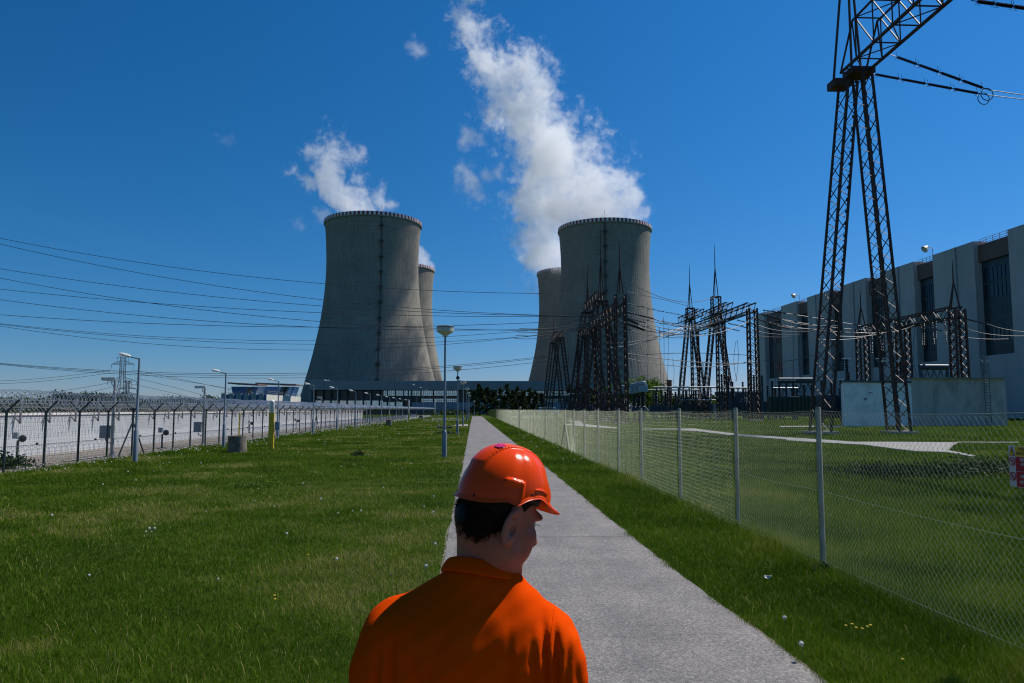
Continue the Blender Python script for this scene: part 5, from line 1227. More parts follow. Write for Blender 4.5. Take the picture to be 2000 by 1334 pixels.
# ------------------------------------------------------------------ grass
def noise2(x, y, s, seed):       # cheap smooth value noise for clumping
    r = np.random.default_rng(seed); T = r.uniform(0, 1, (256, 256)); u, v = x / s, y / s; i, j = np.floor(u).astype(int), np.floor(v).astype(int); fu, fv = u - i, v - j
    fu, fv = fu * fu * (3 - 2 * fu), fv * fv * (3 - 2 * fv); g_ = lambda a, b: T[a % 256, b % 256]
    return g_(i, j) * (1 - fu) * (1 - fv) + g_(i + 1, j) * fu * (1 - fv) + g_(i, j + 1) * (1 - fu) * fv + g_(i + 1, j + 1) * fu * fv
def grass(name, N, sampler, hbase, label, seed, dry=.5):
    rng = np.random.default_rng(seed); x, y = sampler(rng, N); pcx = np.interp(y, PCY, PCX)
    edge = np.abs(x - pcx) - PW; jit = .03 * np.sin(y * 3.1) + .03 * np.sin(y * 7.7 + 1) + rng.normal(size=N) * .03
    keep = (edge > .0 + jit) & ~((x > -19.3) & (x < -13.98)); 
    for pg in SLABS:                                   # nothing grows on the slabs
        ins_ = np.zeros(N, bool)
        for (xa, ya), (xb, yb) in zip(pg, pg[1:] + pg[:1]):
            if ya != yb: cr_ = ((ya > y) != (yb > y)) & (x < (xb - xa) * (y - ya) / (yb - ya) + xa); ins_ ^= cr_
        keep &= ~ins_
    x, y, edge = x[keep], y[keep], edge[keep]; n = len(x)
    c1 = noise2(x, y, 1.3, 1); c2 = noise2(x, y, .28, 2); c3 = noise2(x, y, 5.5, 3); cl = .45 * c1 + .3 * c2 + .25 * c3
    d = np.sqrt(x * x + y * y); near_f = np.exp(-((x - CX) / .35) ** 2)
    h = hbase * (.45 + 1.1 * cl) * rng.lognormal(0, .28, n) * (1 + .9 * near_f) * np.clip(.55 + edge * 1.2, .4, 1) * np.interp(d, [0, 20, 60], [1, .95, 1.0])
    wdt = .0024 * np.interp(d, [0, 5, 10, 20, 40, 90, 230], [1, 1, 1.9, 4.2, 9, 20, 60]) * rng.uniform(.7, 1.3, n)
    az = rng.uniform(0, 2 * np.pi, n); lean = rng.uniform(.15, 1.0, n) * h; dx, dy = np.cos(az), np.sin(az)
    fz = rng.uniform(0, 2 * np.pi, n); sx, sy = np.cos(fz) * wdt / 2, np.sin(fz) * wdt / 2; z0 = np.full(n, .0)
    r = lambda a, b, c: np.stack([a, b, c], 1)
    V = np.stack([r(x - sx, y - sy, z0), r(x + sx, y + sy, z0), r(x + dx * lean * .3 + sx * .8, y + dy * lean * .3 + sy * .8, h * .6), r(x + dx * lean * .3 - sx * .8, y + dy * lean * .3 - sy * .8, h * .6), r(x + dx * lean, y + dy * lean, h)], 1).reshape(-1, 3)
    b = np.arange(n) * 5; F4 = np.stack([b, b + 1, b + 2, b + 3], 1); F3 = np.stack([b + 3, b + 2, b + 4], 1)
    dr = noise2(x, y, 2.1, 9) * .6 + noise2(x, y, .5, 10) * .4
    nearf = np.clip(1.6 - y / 8, 0, 1) * dry; tint = .05 + .50 * c1 + .12 * (c3 - .5) + rng.normal(size=n) * .13 + np.clip((dr - .52 + .10 * nearf) * 6, 0, 1) * rng.uniform(0, .75, n) * dry + (rng.uniform(size=n) < .03 + .06 * dry) * rng.uniform(.3, .6, n) + .10 * near_f
    o = npmesh(name, V, [F4, F3], M['grass'], None, False); settint(o, tint.clip(0, 1).repeat(5)); tag(o, label, 'grass', kind='stuff')
def samp_left(rng, N):
    y = np.exp(rng.uniform(math.log(3.2), math.log(235), N)); x0 = np.maximum(-14.0, -.66 * y - 1.2); x = x0 + (0.0 + .1 - x0) * rng.uniform(0, 1, N); return x, y
def samp_right(rng, N):
    y = np.exp(rng.uniform(math.log(3.2), math.log(170), N)); x1 = .78 * y + 1.0; x = 1.9 + (np.maximum(x1, 4.5) - 1.9) * rng.uniform(0, 1, N) ** 1.25; return x, y
GN_ = 600000
grass('lawn_grass', GN_, samp_left, .055, 'short patchy lawn grass left of the path with dry blades', 41, .9)
grass('meadow_grass', GN_, samp_right, .085, 'longer green grass right of the path and behind the chain link fence', 42, .35)
def straw(name, N, label, seed, xr):
    rng = np.random.default_rng(seed); y = np.exp(rng.uniform(math.log(4.2), math.log(16), N)); x = xr(y, rng); ok = (np.abs(x - 1.0) > PW + .12) & (noise2(x, y, .8, 5) > .42); x, y = x[ok], y[ok]; n = len(x)
    h = rng.uniform(.05, .12, n); wd = .0016 * np.interp(y, [4, 16], [1, 2.4]); az = rng.uniform(0, 6.28, n); L = h * rng.uniform(.3, 1.3, n); dx, dy = np.cos(az) * L, np.sin(az) * L; sx, sy = -np.sin(az) * wd, np.cos(az) * wd; rows = []
    for u, zf, k_ in ((0, 0, 1), (.3, .62, 1), (.62, .95, .8), (1, .88, .25)): cx_, cy_ = x + dx * u, y + dy * u; z = h * zf; rows += [np.stack([cx_ - sx * k_, cy_ - sy * k_, z], 1), np.stack([cx_ + sx * k_, cy_ + sy * k_, z], 1)]
    V = np.stack(rows, 1).reshape(-1, 3); b = np.arange(n) * 8; F = np.concatenate([np.stack([b + 2 * j, b + 2 * j + 1, b + 2 * j + 3, b + 2 * j + 2], 1) for j in range(3)])
    o = npmesh(name, V, F, M['grass'], None, False); settint(o, np.where(rng.uniform(size=n) < .45, rng.uniform(.7, .95, n), rng.uniform(.3, .6, n)).repeat(8)); tag(o, label, 'grass', kind='stuff')
straw('long_grass_blades', 3200, 'scattered long bent blades and dry straws in the near lawn left of the path', 61, lambda y, r: -.66 * y + (.66 * y - .4) * r.uniform(0, 1, len(y)))
straw('long_grass_blades', 3000, 'scattered long blades and straws in the grass right of the path', 62, lambda y, r: 2.5 + (.75 * y - 1.5).clip(1) * r.uniform(0, 1, len(y)))
def samp_cut(rng, N): y = rng.uniform(22, 262, N); return -13.93 + np.abs(rng.normal(size=N)) * .25, y
grass('fence_grass', 26000, samp_cut, .12, 'taller grass growing along the foot of the security fence', 43, .3)
# ------------------------------------------------------------------ dandelions
M['clock'] = mat('dandelion_clock', (.62, .62, .58), .9, 0, .1, 30); M['stem'] = mat('flower_stem', (.10, .16, .04), .7); M['yflower'] = mat('yellow_petals', (.75, .50, .01), .6)
ICO = [(0, 0, 1), (.89, 0, .45), (.28, .85, .45), (-.72, .53, .45), (-.72, -.53, .45), (.28, -.85, .45), (.72, .53, -.45), (-.28, .85, -.45), (-.89, 0, -.45), (-.28, -.85, -.45), (.72, -.53, -.45), (0, 0, -1)]
ICF = [(0, 1, 2), (0, 2, 3), (0, 3, 4), (0, 4, 5), (0, 5, 1), (1, 6, 2), (2, 7, 3), (3, 8, 4), (4, 9, 5), (5, 10, 1), (2, 6, 7), (3, 7, 8), (4, 8, 9), (5, 9, 10), (1, 10, 6), (11, 7, 6), (11, 8, 7), (11, 9, 8), (11, 10, 9), (11, 6, 10)]
def heads(pts, rad):
    V = (np.array(ICO)[None] * rad[:, None, None] + pts[:, None]).reshape(-1, 3); F = (np.array(ICF)[None] + (np.arange(len(pts)) * 12)[:, None, None]).reshape(-1, 3); return V, F
rng = np.random.default_rng(77); n = 1500
y = 22 + (rng.uniform(0, 1, n) ** 1.2) * 200; x = -13.75 + np.abs(rng.normal(size=n)) * .55 + rng.uniform(0, 1, n) ** 4 * 2; ok = noise2(x, y, 1.8, 55) > .38; x, y = x[ok], y[ok]
y2 = rng.uniform(6, 90, 300); x2 = rng.uniform(-12, 0, 300) * 1.0; ok = (x2 > -.62 * y2) & (x2 < -.7) & (rng.uniform(size=300) < .45); x = np.concatenate([x, x2[ok]]); y = np.concatenate([y, y2[ok]])
y3 = rng.uniform(120, 160, 160); x3 = rng.uniform(-9, -2, 160); x = np.concatenate([x, x3]); y = np.concatenate([y, y3])
y4 = rng.uniform(25, 60, 14); x4 = rng.uniform(2.5, 4, 14); x = np.concatenate([x, x4]); y = np.concatenate([y, y4])
V, F = heads(np.stack([x, y, rng.uniform(.12, .24, len(x))], 1), rng.uniform(.012, .024, len(x)) * np.interp(y, [5, 30, 150], [.8, 1.1, 3.0])); o = npmesh('dandelion_clocks', V, F, M['clock'], None, False); tag(o, 'countless small white dandelion clocks along the fence and over the lawn', 'flowers', kind='stuff')
def dandelion(px, py, rad, label, hz=.14, mt='clock'):
    g_ = G(px, py, hz); r = thing('dandelion', (g_.x, g_.y, 0), label, 'flower', 'dandelions near the path'); m = MB(); m.tube([(g_.x + .02, g_.y + .01, 0), (g_.x + .01, g_.y, hz * .6), (g_.x, g_.y, hz)], .0025, 5); m.build('stem', M['stem'], r)
    h = MB(); 
    if mt == 'clock':
        rr_ = np.random.default_rng(px); d = rr_.normal(size=(90, 3)); d /= np.linalg.norm(d, axis=1)[:, None]
        for q in d: a = Vector(q) * rad; e = a.cross(Vector((.3, .5, .8))).normalized() * rad * .16; f_ = a.cross(e).normalized() * rad * .16; p = g_ + a; h.add([p - e - f_, p + e - f_, p + e + f_, p - e + f_], [(0, 1, 2, 3)])
        h.lathe([(.0, -rad * .3), (rad * .75, -rad * .1), (rad * .8, rad * .2), (0, rad * .8)], g_, 8)
    else: h.lathe([(.0, -.004), (rad, 0), (rad * .8, .006), (0, .004)], g_, 9)
    h.build('seed_head' if mt == 'clock' else 'petals', M[mt], r)
for i, (px, py, rd, lb) in enumerate([(292, 1032, .020, 'largest white dandelion clock in the group at left, upper left one'), (302, 1032, .020, 'white dandelion clock beside the largest one at left'), (285, 1038, .014, 'small lower dandelion clock of the group at left'), (296, 1038, .012, 'tiny dandelion clock under the pair at left'),
    (592, 944, .022, 'pair of white clocks in the mid lawn, left one'), (627, 974, .022, 'white clock right of the weed patch'), (705, 997, .018, 'lone clock left of the helmet, farther left'), (846, 1000, .020, 'white clock close left of the helmet'), (847, 969, .018, 'white clock left of and above the helmet brim'), (828, 989, .016, 'small white clock left of the helmet'), (850, 1062, .018, 'white clock beside the path edge at neck height'), (832, 1105, .020, 'white clock just above the left shoulder'),
    (1532, 1206, .018, 'white clock right of the path below the litter'), (1565, 1257, .020, 'lowest white clock at the right path edge')]): dandelion(px, py, rd, lb)
for i, (px, py) in enumerate([(1652, 1222), (1672, 1226), (1684, 1228), (1694, 1224), (1700, 1221), (1664, 1219), (1763, 1288), (536, 1163), (537, 1170), (601, 1083)]): dandelion(px, py, .013, 'small yellow flower in the grass, %s' % ('one of the cluster right of the path' if i < 6 else ['alone near the bottom right', 'upper one of a pair in the lawn', 'lower one of a pair in the lawn', 'alone in the lawn left of the shoulder'][i - 6]), .10, 'yflower')
# ================================================================== STEAM PLUMES (real volumes: a voxel field grown round traced puffs)
sm = bpy.data.materials.new('steam'); sm.use_nodes = True; t_ = sm.node_tree; t_.nodes.clear()
o_ = t_.nodes.new('ShaderNodeOutputMaterial'); pv = t_.nodes.new('ShaderNodeVolumePrincipled'); at = t_.nodes.new('ShaderNodeAttribute'); at.attribute_name = 'density'
ml = t_.nodes.new('ShaderNodeMath'); ml.operation = 'MULTIPLY'; ml.inputs[1].default_value = .055
t_.links.new(at.outputs['Fac'], ml.inputs[0]); pv.inputs['Density Attribute'].default_value = ''; t_.links.new(ml.outputs[0], pv.inputs['Density'])
pv.inputs['Color'].default_value = (1, 1, 1, 1); pv.inputs['Anisotropy'].default_value = .25
t_.links.new(pv.outputs[0], o_.inputs['Volume']); M['steam'] = sm
def plume_group(name, lo, hi, res, warp=(26, 14), s2=.035, amp=.85, thr=.22, gain=3.0, seed=0, rise=(0, 1)):
    g = bpy.data.node_groups.new(name, 'GeometryNodeTree'); N = g.nodes; Lk = g.links.new
    g.interface.new_socket('Geometry', in_out='INPUT', socket_type='NodeSocketGeometry'); g.interface.new_socket('Geometry', in_out='OUTPUT', socket_type='NodeSocketGeometry')
    gi, go = N.new('NodeGroupInput'), N.new('NodeGroupOutput')
    pos = N.new('GeometryNodeInputPosition')
    def vm(op, a, b):
        x = N.new('ShaderNodeVectorMath'); x.operation = op
        for i, q in enumerate((a, b)):
            if q is None: continue
            if isinstance(q, tuple): x.inputs[i].default_value = q
            else: Lk(q, x.inputs[i])
        return x
    def mm(op, a, b=None):
        x = N.new('ShaderNodeMath'); x.operation = op
        for i, q in enumerate((a, b)):
            if q is None: continue
            if isinstance(q, (int, float)): x.inputs[i].default_value = q
            else: Lk(q, x.inputs[i])
        return x.outputs[0]
    def noise(vec, scale, det, rough=.55):
        x = N.new('ShaderNodeTexNoise'); x.inputs['Scale'].default_value = scale; x.inputs['Detail'].default_value = det; x.inputs['Roughness'].default_value = rough; Lk(vec, x.inputs['Vector']); return x
    off = vm('ADD', pos.outputs[0], (seed * 37.1, seed * 11.3, seed * 5.7)).outputs[0]
    n1 = noise(off, 1 / warp[0], 4, .6); w1 = vm('SUBTRACT', n1.outputs['Color'], (.5, .5, .5)); w1s = N.new('ShaderNodeVectorMath'); w1s.operation = 'SCALE'; Lk(w1.outputs[0], w1s.inputs[0]); w1s.inputs['Scale'].default_value = warp[1] * 2
    p = vm('ADD', pos.outputs[0], w1s.outputs[0]).outputs[0]
    sn = N.new('GeometryNodeSampleNearest'); sn.domain = 'POINT'; Lk(gi.outputs[0], sn.inputs[0]); Lk(p, sn.inputs['Sample Position'])
    si = N.new('GeometryNodeSampleIndex'); si.data_type = 'FLOAT_VECTOR'; Lk(gi.outputs[0], si.inputs[0]); Lk(sn.outputs[0], si.inputs['Index']); p2 = N.new('GeometryNodeInputPosition'); Lk(p2.outputs[0], [q for q in si.inputs if q.name == 'Value'][0])
    sr = N.new('GeometryNodeSampleIndex'); sr.data_type = 'FLOAT'; Lk(gi.outputs[0], sr.inputs[0]); Lk(sn.outputs[0], sr.inputs['Index']); na = N.new('GeometryNodeInputNamedAttribute'); na.data_type = 'FLOAT'; na.inputs[0].default_value = 'rad'; Lk([q for q in na.outputs if q.name == 'Attribute'][0], [q for q in sr.inputs if q.name == 'Value'][0])
    ds = vm('DISTANCE', p, si.outputs[0]).outputs['Value']
    base = mm('SUBTRACT', 1.0, mm('DIVIDE', ds, sr.outputs[0]))
    n2 = noise(off, s2, 9, .72)
    n3 = noise(p, s2 * 4.2, 6, .75); sxyz = N.new('ShaderNodeSeparateXYZ'); Lk(pos.outputs[0], sxyz.inputs[0])
    hf = mm('MINIMUM', mm('MAXIMUM', mm('ADD', mm('MULTIPLY', sxyz.outputs[2], rise[0]), rise[1]), .42), 2.2)      # more torn with height
    nz = mm('ADD', mm('MULTIPLY', mm('SUBTRACT', n2.outputs[0], .5), amp * 2.6), mm('MULTIPLY', mm('SUBTRACT', n3.outputs[0], .5), amp * 2.1))
    val = mm('ADD', base, mm('MULTIPLY', nz, hf))
    dn = mm('MINIMUM', mm('MAXIMUM', mm('MULTIPLY', mm('SUBTRACT', val, thr), gain), 0.0), 1.0)
    dn = mm('POWER', dn, 1.4)
    vc = N.new('GeometryNodeVolumeCube'); Lk(dn, vc.inputs['Density']); vc.inputs['Min'].default_value = lo; vc.inputs['Max'].default_value = hi
    for k, r_ in zip(('Resolution X', 'Resolution Y', 'Resolution Z'), res): vc.inputs[k].default_value = r_
    st = N.new('GeometryNodeSetMaterial'); st.inputs['Material'].default_value = M['steam']; Lk(vc.outputs[0], st.inputs[0]); Lk(st.outputs[0], go.inputs[0])
    return g
def plume(nm, puffs, Y, label, voxel=1.4, **kw):
    """puffs: (px, py, radius in px, depth offset in m)"""
    pts = []; rad = []
    for px, py, rp, dy in puffs:
        p = P(px, py, Y + dy); pts.append(p); rad.append(rp / 1500 * (Y + dy) * 1.5)
    lo = [min(p[i] - r * 1.25 for p, r in zip(pts, rad)) for i in range(3)]; hi = [max(p[i] + r * 1.25 for p, r in zip(pts, rad)) for i in range(3)]
    lo[2] = max(lo[2], 1)
    me = bpy.data.meshes.new(nm); me.from_pydata([tuple(p) for p in pts], [], []); a = me.attributes.new('rad', 'FLOAT', 'POINT'); a.data.foreach_set('value', rad)
    me.materials.append(M['steam'])
    o = bpy.data.objects.new(nm, me); C.objects.link(o); tag(o, label, 'steam', kind='stuff')
    res = [max(8, int((h - l) / voxel)) for l, h in zip(lo, hi)]
    md = o.modifiers.new('steam_volume', 'NODES'); md.node_group = plume_group(nm, tuple(lo), tuple(hi), res, **kw); return o
def chain(pts, n):                 # interpolate puffs along a traced centre line
    out_ = []; k_ = len(pts) - 1
    for i in range(n + 1):
        u = i / n * k_; j = min(int(u), k_ - 1); f = u - j; a, b = pts[j], pts[j + 1]; out_.append(tuple(a[q] * (1 - f) + b[q] * f for q in range(4)))
    return out_
main = chain([(1182, 448, 78, 2), (1165, 405, 88, 0), (1135, 360, 92, -2), (1092, 310, 84, -5), (1052, 255, 74, -8), (1024, 205, 66, -10)], 15)
main += chain([(1024, 205, 66, -10), (990, 150, 56, -12), (950, 112, 46, -14), (915, 70, 34, -15), (905, 30, 21, -16), (915, 0, 22, -17), (925, -40, 26, -18)], 14)
main += chain([(1040, 205, 58, -10), (1048, 160, 44, -10), (1030, 125, 34, -10)], 4)
main += [(1238, 428, 40, 0), (1228, 392, 40, 0), (1212, 405, 64, 0), (1196, 360, 60, 0), (1142, 300, 50, -4), (1120, 400, 80, 4), (1080, 330, 70, 0)]
plume('steam_plume', main, 640, 'big white steam plume rising to the left from the right cooling tower', .85, warp=(30, 15), s2=.030, amp=1.35, thr=.43, gain=3.0, seed=1, rise=(.0056, -.40))
p2 = chain([(1112, 535, 62, 0), (1078, 500, 66, 0), (1062, 455, 60, -2), (1058, 405, 56, -4), (1064, 350, 52, -6), (1075, 300, 50, -8)], 12)
plume('steam_plume', p2, 850, 'steam rising behind the right tower from the farther one', 2.0, warp=(34, 16), s2=.026, amp=1.4, thr=.40, gain=2.2, seed=2, rise=(.002, .5))
p3 = chain([(722, 440, 62, 2), (705, 405, 60, 0), (680, 392, 52, 0), (655, 372, 40, -2), (640, 340, 36, -4), (640, 308, 36, -6), (668, 292, 30, -8), (692, 300, 18, -8)], 18) + [(745, 395, 30, 0), (762, 398, 16, 0), (628, 425, 24, 0), (600, 358, 20, -5), (572, 336, 14, -6), (618, 300, 24, -6), (690, 380, 40, 0), (692, 350, 18, 0)]
plume('steam_plume', p3, 628, 'ragged white steam rising from the left cooling tower', 1.2, warp=(22, 11), s2=.040, amp=1.4, thr=.43, gain=2.6, seed=3, rise=(.011, -1.1))
p4 = [(828, 518, 16, 0), (822, 506, 16, 0), (818, 494, 13, 0), (838, 522, 10, 0), (800, 528, 24, 5)]
plume('steam_plume', p4, 830, 'small wisp of steam over the tower half hidden behind the left one', 1.4, warp=(12, 5), s2=.06, amp=.6, thr=.15, gain=4.0, seed=4)
plume('steam_wisp', chain([(905, 275, 17, 0), (915, 262, 24, 0), (935, 270, 18, 0)], 3) + chain([(905, 335, 22, 0), (918, 355, 32, 0), (928, 380, 24, 0)], 4) + [(975, 335, 18, 0), (950, 342, 16, 0)], 630, 'two torn off wisps of steam left of the big plume', 1.2, warp=(14, 8), s2=.05, amp=1.0, thr=.34, gain=1.6, seed=5)
plume('steam_wisp', [(818, 100, 19, 0), (812, 88, 14, 0), (806, 70, 9, 0)], 630, 'small lone wisp near the top, left of the big plume', 1.1, warp=(12, 7), s2=.06, amp=1.0, thr=.3, gain=1.2, seed=6)
plume('steam_wisp', [(437, 272, 20, 0), (458, 264, 15, 0), (425, 262, 10, 0)], 630, 'faint lone wisp in the blue sky at upper left', 1.1, warp=(12, 8), s2=.06, amp=1.1, thr=.38, gain=.5, seed=7)
plume('steam_wisp', [(577, 434, 15, 0), (584, 443, 12, 0), (568, 425, 8, 0)], 628, 'small wisp left of the rim of the left tower', 1.1, warp=(12, 6), s2=.06, amp=1.1, thr=.33, gain=.9, seed=8)
# ================================================================== THE WORKER IN THE ORANGE HARD HAT
MD = 1.765                                             # distance of the man along the path
def mp(px, py, dy=0): v = P(px, py, MD + dy); return np.array(v)
def surfnet(f, lo, hi, h):
    """naive surface nets over a signed distance function, vectorised"""
    lo = np.array(lo, float); n = np.ceil((np.array(hi) - lo) / h).astype(int) + 1
    ax = [lo[i] + np.arange(n[i]) * h for i in range(3)]; Xg, Yg, Zg = np.meshgrid(*ax, indexing='ij'); D = f(Xg, Yg, Zg)
    ins = D < 0; c = np.zeros(np.array(D.shape) - 1, int)
    sl = lambda a, o: a[o[0]:a.shape[0] - 1 + o[0], o[1]:a.shape[1] - 1 + o[1], o[2]:a.shape[2] - 1 + o[2]]
    corners = [(i, j, k) for i in (0, 1) for j in (0, 1) for k in (0, 1)]
    for o in corners: c += sl(ins, o)
    act = (c > 0) & (c < 8); idx = np.full(act.shape, -1); q = np.argwhere(act); idx[act] = np.arange(len(q))
    acc = np.zeros((len(q), 3)); cnt = np.zeros(len(q))
    for a in corners:
        for d in range(3):
            if a[d]: continue
            b = list(a); b[d] = 1
            da = D[q[:, 0] + a[0], q[:, 1] + a[1], q[:, 2] + a[2]]; db = D[q[:, 0] + b[0], q[:, 1] + b[1], q[:, 2] + b[2]]
            m = (da < 0) != (db < 0); t_ = np.where(m, da / np.where(m, da - db, 1), 0)
            p = np.array(a, float)[None] + t_[:, None] * (np.array(b) - np.array(a))[None]; acc[m] += p[m]; cnt[m] += 1
    V = lo + (q + acc / cnt[:, None]) * h; F = []
    for d in range(3):
        u, v = (d + 1) % 3, (d + 2) % 3; A = [slice(None)] * 3; B = [slice(None)] * 3; A[d] = slice(0, -1); B[d] = slice(1, None)
        s0, s1 = ins[tuple(A)], ins[tuple(B)]; e = np.argwhere(s0 != s1); e = e[(e[:, u] > 0) & (e[:, v] > 0) & (e[:, u] < act.shape[u]) & (e[:, v] < act.shape[v])]
        fl = s0[e[:, 0], e[:, 1], e[:, 2]]
        def g_(du, dv): w_ = e.copy(); w_[:, u] -= du; w_[:, v] -= dv; return idx[w_[:, 0], w_[:, 1], w_[:, 2]]
        Q = np.stack([g_(1, 1), g_(0, 1), g_(0, 0), g_(1, 0)], 1); Q[~fl] = Q[~fl][:, ::-1]; F.append(Q)
    F = np.concatenate(F); return V, F[(F >= 0).all(1)]
def smin(a, b, k): h = np.clip(.5 + .5 * (b - a) / k, 0, 1); return b * (1 - h) + a * h - k * h * (1 - h)
def smax(a, b, k): return -smin(-a, -b, k)
def ell(x, y, z, c, r): 
    px, py, pz = (x - c[0]) / r[0], (y - c[1]) / r[1], (z - c[2]) / r[2]; k0 = np.sqrt(px * px + py * py + pz * pz) + 1e-9
    k1 = np.sqrt((px / r[0]) ** 2 + (py / r[1]) ** 2 + (pz / r[2]) ** 2) + 1e-9; return k0 * (k0 - 1) / k1
def cap(x, y, z, a, b, ra, rb):
    a = np.array(a, float); b = np.array(b, float); ab = b - a; t_ = np.clip(((x - a[0]) * ab[0] + (y - a[1]) * ab[1] + (z - a[2]) * ab[2]) / ab.dot(ab), 0, 1)
    return np.sqrt((x - a[0] - t_ * ab[0]) ** 2 + (y - a[1] - t_ * ab[1]) ** 2 + (z - a[2] - t_ * ab[2]) ** 2) - (ra + (rb - ra) * t_)
# ---- frames
HC = mp(970, 1012)                                     # centre of the head
psi, pit, rol = R(58), R(19), R(-3)
Fd = np.array([math.sin(psi) * math.cos(pit), math.cos(psi) * math.cos(pit), -math.sin(pit)])
Rd = np.array([math.cos(psi), -math.sin(psi), 0.0]); Ud = np.cross(Rd, Fd)
Rd, Ud = Rd * math.cos(rol) + Ud * math.sin(rol), Ud * math.cos(rol) - Rd * math.sin(rol)
HM = np.stack([Rd, Fd, Ud])                            # rows: lateral right, forward, up
def tohead(x, y, z): q = np.stack([x - HC[0], y - HC[1], z - HC[2]]); return [HM[i][0] * q[0] + HM[i][1] * q[1] + HM[i][2] * q[2] for i in range(3)]
def fromhead(V): return HC + V @ HM
HS = 1.0
def head_sdf(a, b, c):
    s = np.abs(a)
    d = ell(a, b, c, (0, -.007, .036), (.073, .090, .084))
    d = smin(d, ell(a, b, c, (0, -.031, -.005), (.0645, .053, .070)), .03)
    d = smin(d, ell(a, b, c, (0, .034, -.030), (.062, .056, .078)), .03)
    d = smin(d, ell(s, b, c, (.046, .008, -.060), (.024, .034, .034)), .028)        # jaw corners
    d = smin(d, ell(a, b, c, (0, .070, -.098), (.028, .024, .020)), .030)           # chin
    d = smin(d, cap(s, b, c, (.050, .012, -.066), (.012, .074, -.104), .018, .014), .022)
    d = smin(d, ell(s, b, c, (.022, .083, .030), (.030, .013, .011)), .014)         # brow
    d = smin(d, ell(s, b, c, (.044, .060, -.016), (.022, .024, .020)), .018)        # cheekbones
    d = smin(d, ell(s, b, c, (.036, .062, -.050), (.022, .022, .026)), .022)        # cheeks
    d = smax(d, -ell(s, b, c, (.033, .098, .010), (.017, .016, .012)), .010)        # eye sockets
    d = smin(d, cap(a, b, c, (0, .094, .012), (0, .117, -.026), .0075, .0105), .010)
    d = smin(d, ell(s, b, c, (.012, .104, -.032), (.0085, .011, .008)), .006)
    d = smin(d, ell(a, b, c, (0, .088, -.058), (.030, .016, .020)), .014)
    d = smin(d, ell(a, b, c, (0, .101, -.056), (.020, .007, .005)), .005)
    d = smin(d, ell(a, b, c, (0, .099, -.067), (.018, .007, .0055)), .005)
    d = smax(d, -ell(a, b, c, (0, .107, -.0615), (.020, .007, .0016)), .003)
    # ears: flaring shell, rim, antihelix, lobe, hollow
    e = s - (.077 + .010 * np.clip((.006 - b) / .026, 0, 1))
    b0 = b; b = b + .013; c0e = c; c = c + .009; ex, ec = b + .004 - .10 * c, c - .002
    e = e - .004; rim = np.abs(np.sqrt((ex / .0175) ** 2 + (np.where(ec > -.004, ec / .032, (ec) / .034)) ** 2) - 1) * .019
    ear_rim = np.sqrt(rim ** 2 + e ** 2) - .0050
    disc = np.maximum(np.sqrt((ex / .018) ** 2 + (ec / .033) ** 2) * .02 - .02, np.abs(e + .004) - .0035)
    ear = smin(ear_rim, disc, .005)
    ear = smin(ear, cap(s, b, c, (.083, .001, -.022), (.083, -.003, .013), .0035, .003), .005)
    ear = smin(ear, ell(s, b, c, (.079, .010, -.030), (.006, .0085, .010)), .006)
    ear = smin(ear, ell(s, b, c, (.078, .012, -.004), (.006, .006, .008)), .005)     # tragus
    ear = smax(ear, -ell(s, b, c, (.088, .003, -.006), (.013, .0082, .012)), .003); ear = smax(ear, -ell(s, b, c, (.094, -.004, .014), (.009, .0075, .009)), .003)
    b = b + .000; root_ = cap(s, b, c, (.070, .004, .018), (.070, .010, -.024), .010, .009)
    d = smin(d, root_, .010)
    return smin(d, ear, .006)
NB = mp(950, 1150, .01); NT_ = mp(942, 1030, .0)          # neck base and top
SHL, SHR = mp(768, 1238, .01), mp(1066, 1246, .02); HUM = [np.array([-.02, 0, 0]), np.array([.02, 0, 0])]
ELL_, ELR = mp(728, 1478, .03), mp(1112, 1482, .05)
footz = 0
WRL, WRR = ELL_ + np.array([.02, .10, -.235]), ELR + np.array([-.03, .12, -.22])
BX = (SHL[0] + SHR[0]) / 2
def neck_sdf(x, y, z):
    d = cap(x, y, z, NB - [.008, 0, .05], NT_ + [.0, .004, .02], .062, .056)
    d = smin(d, cap(x, y, z, NB + [.03, .035, .0], fromhead(np.array([0, .02, -.06])), .045, .040), .04)
    return smin(d, cap(x, y, z, NB + [.05, .02, -.02], fromhead(np.array([.055, -.01, -.05])), .017, .015), .03)   # sternomastoid
def upper(x, y, z): return smin(head_sdf(*tohead(x, y, z)), neck_sdf(x, y, z), .022)
V, F = surfnet(upper, HC - [.16, .17, .235], HC + [.17, .17, .15], .0031)
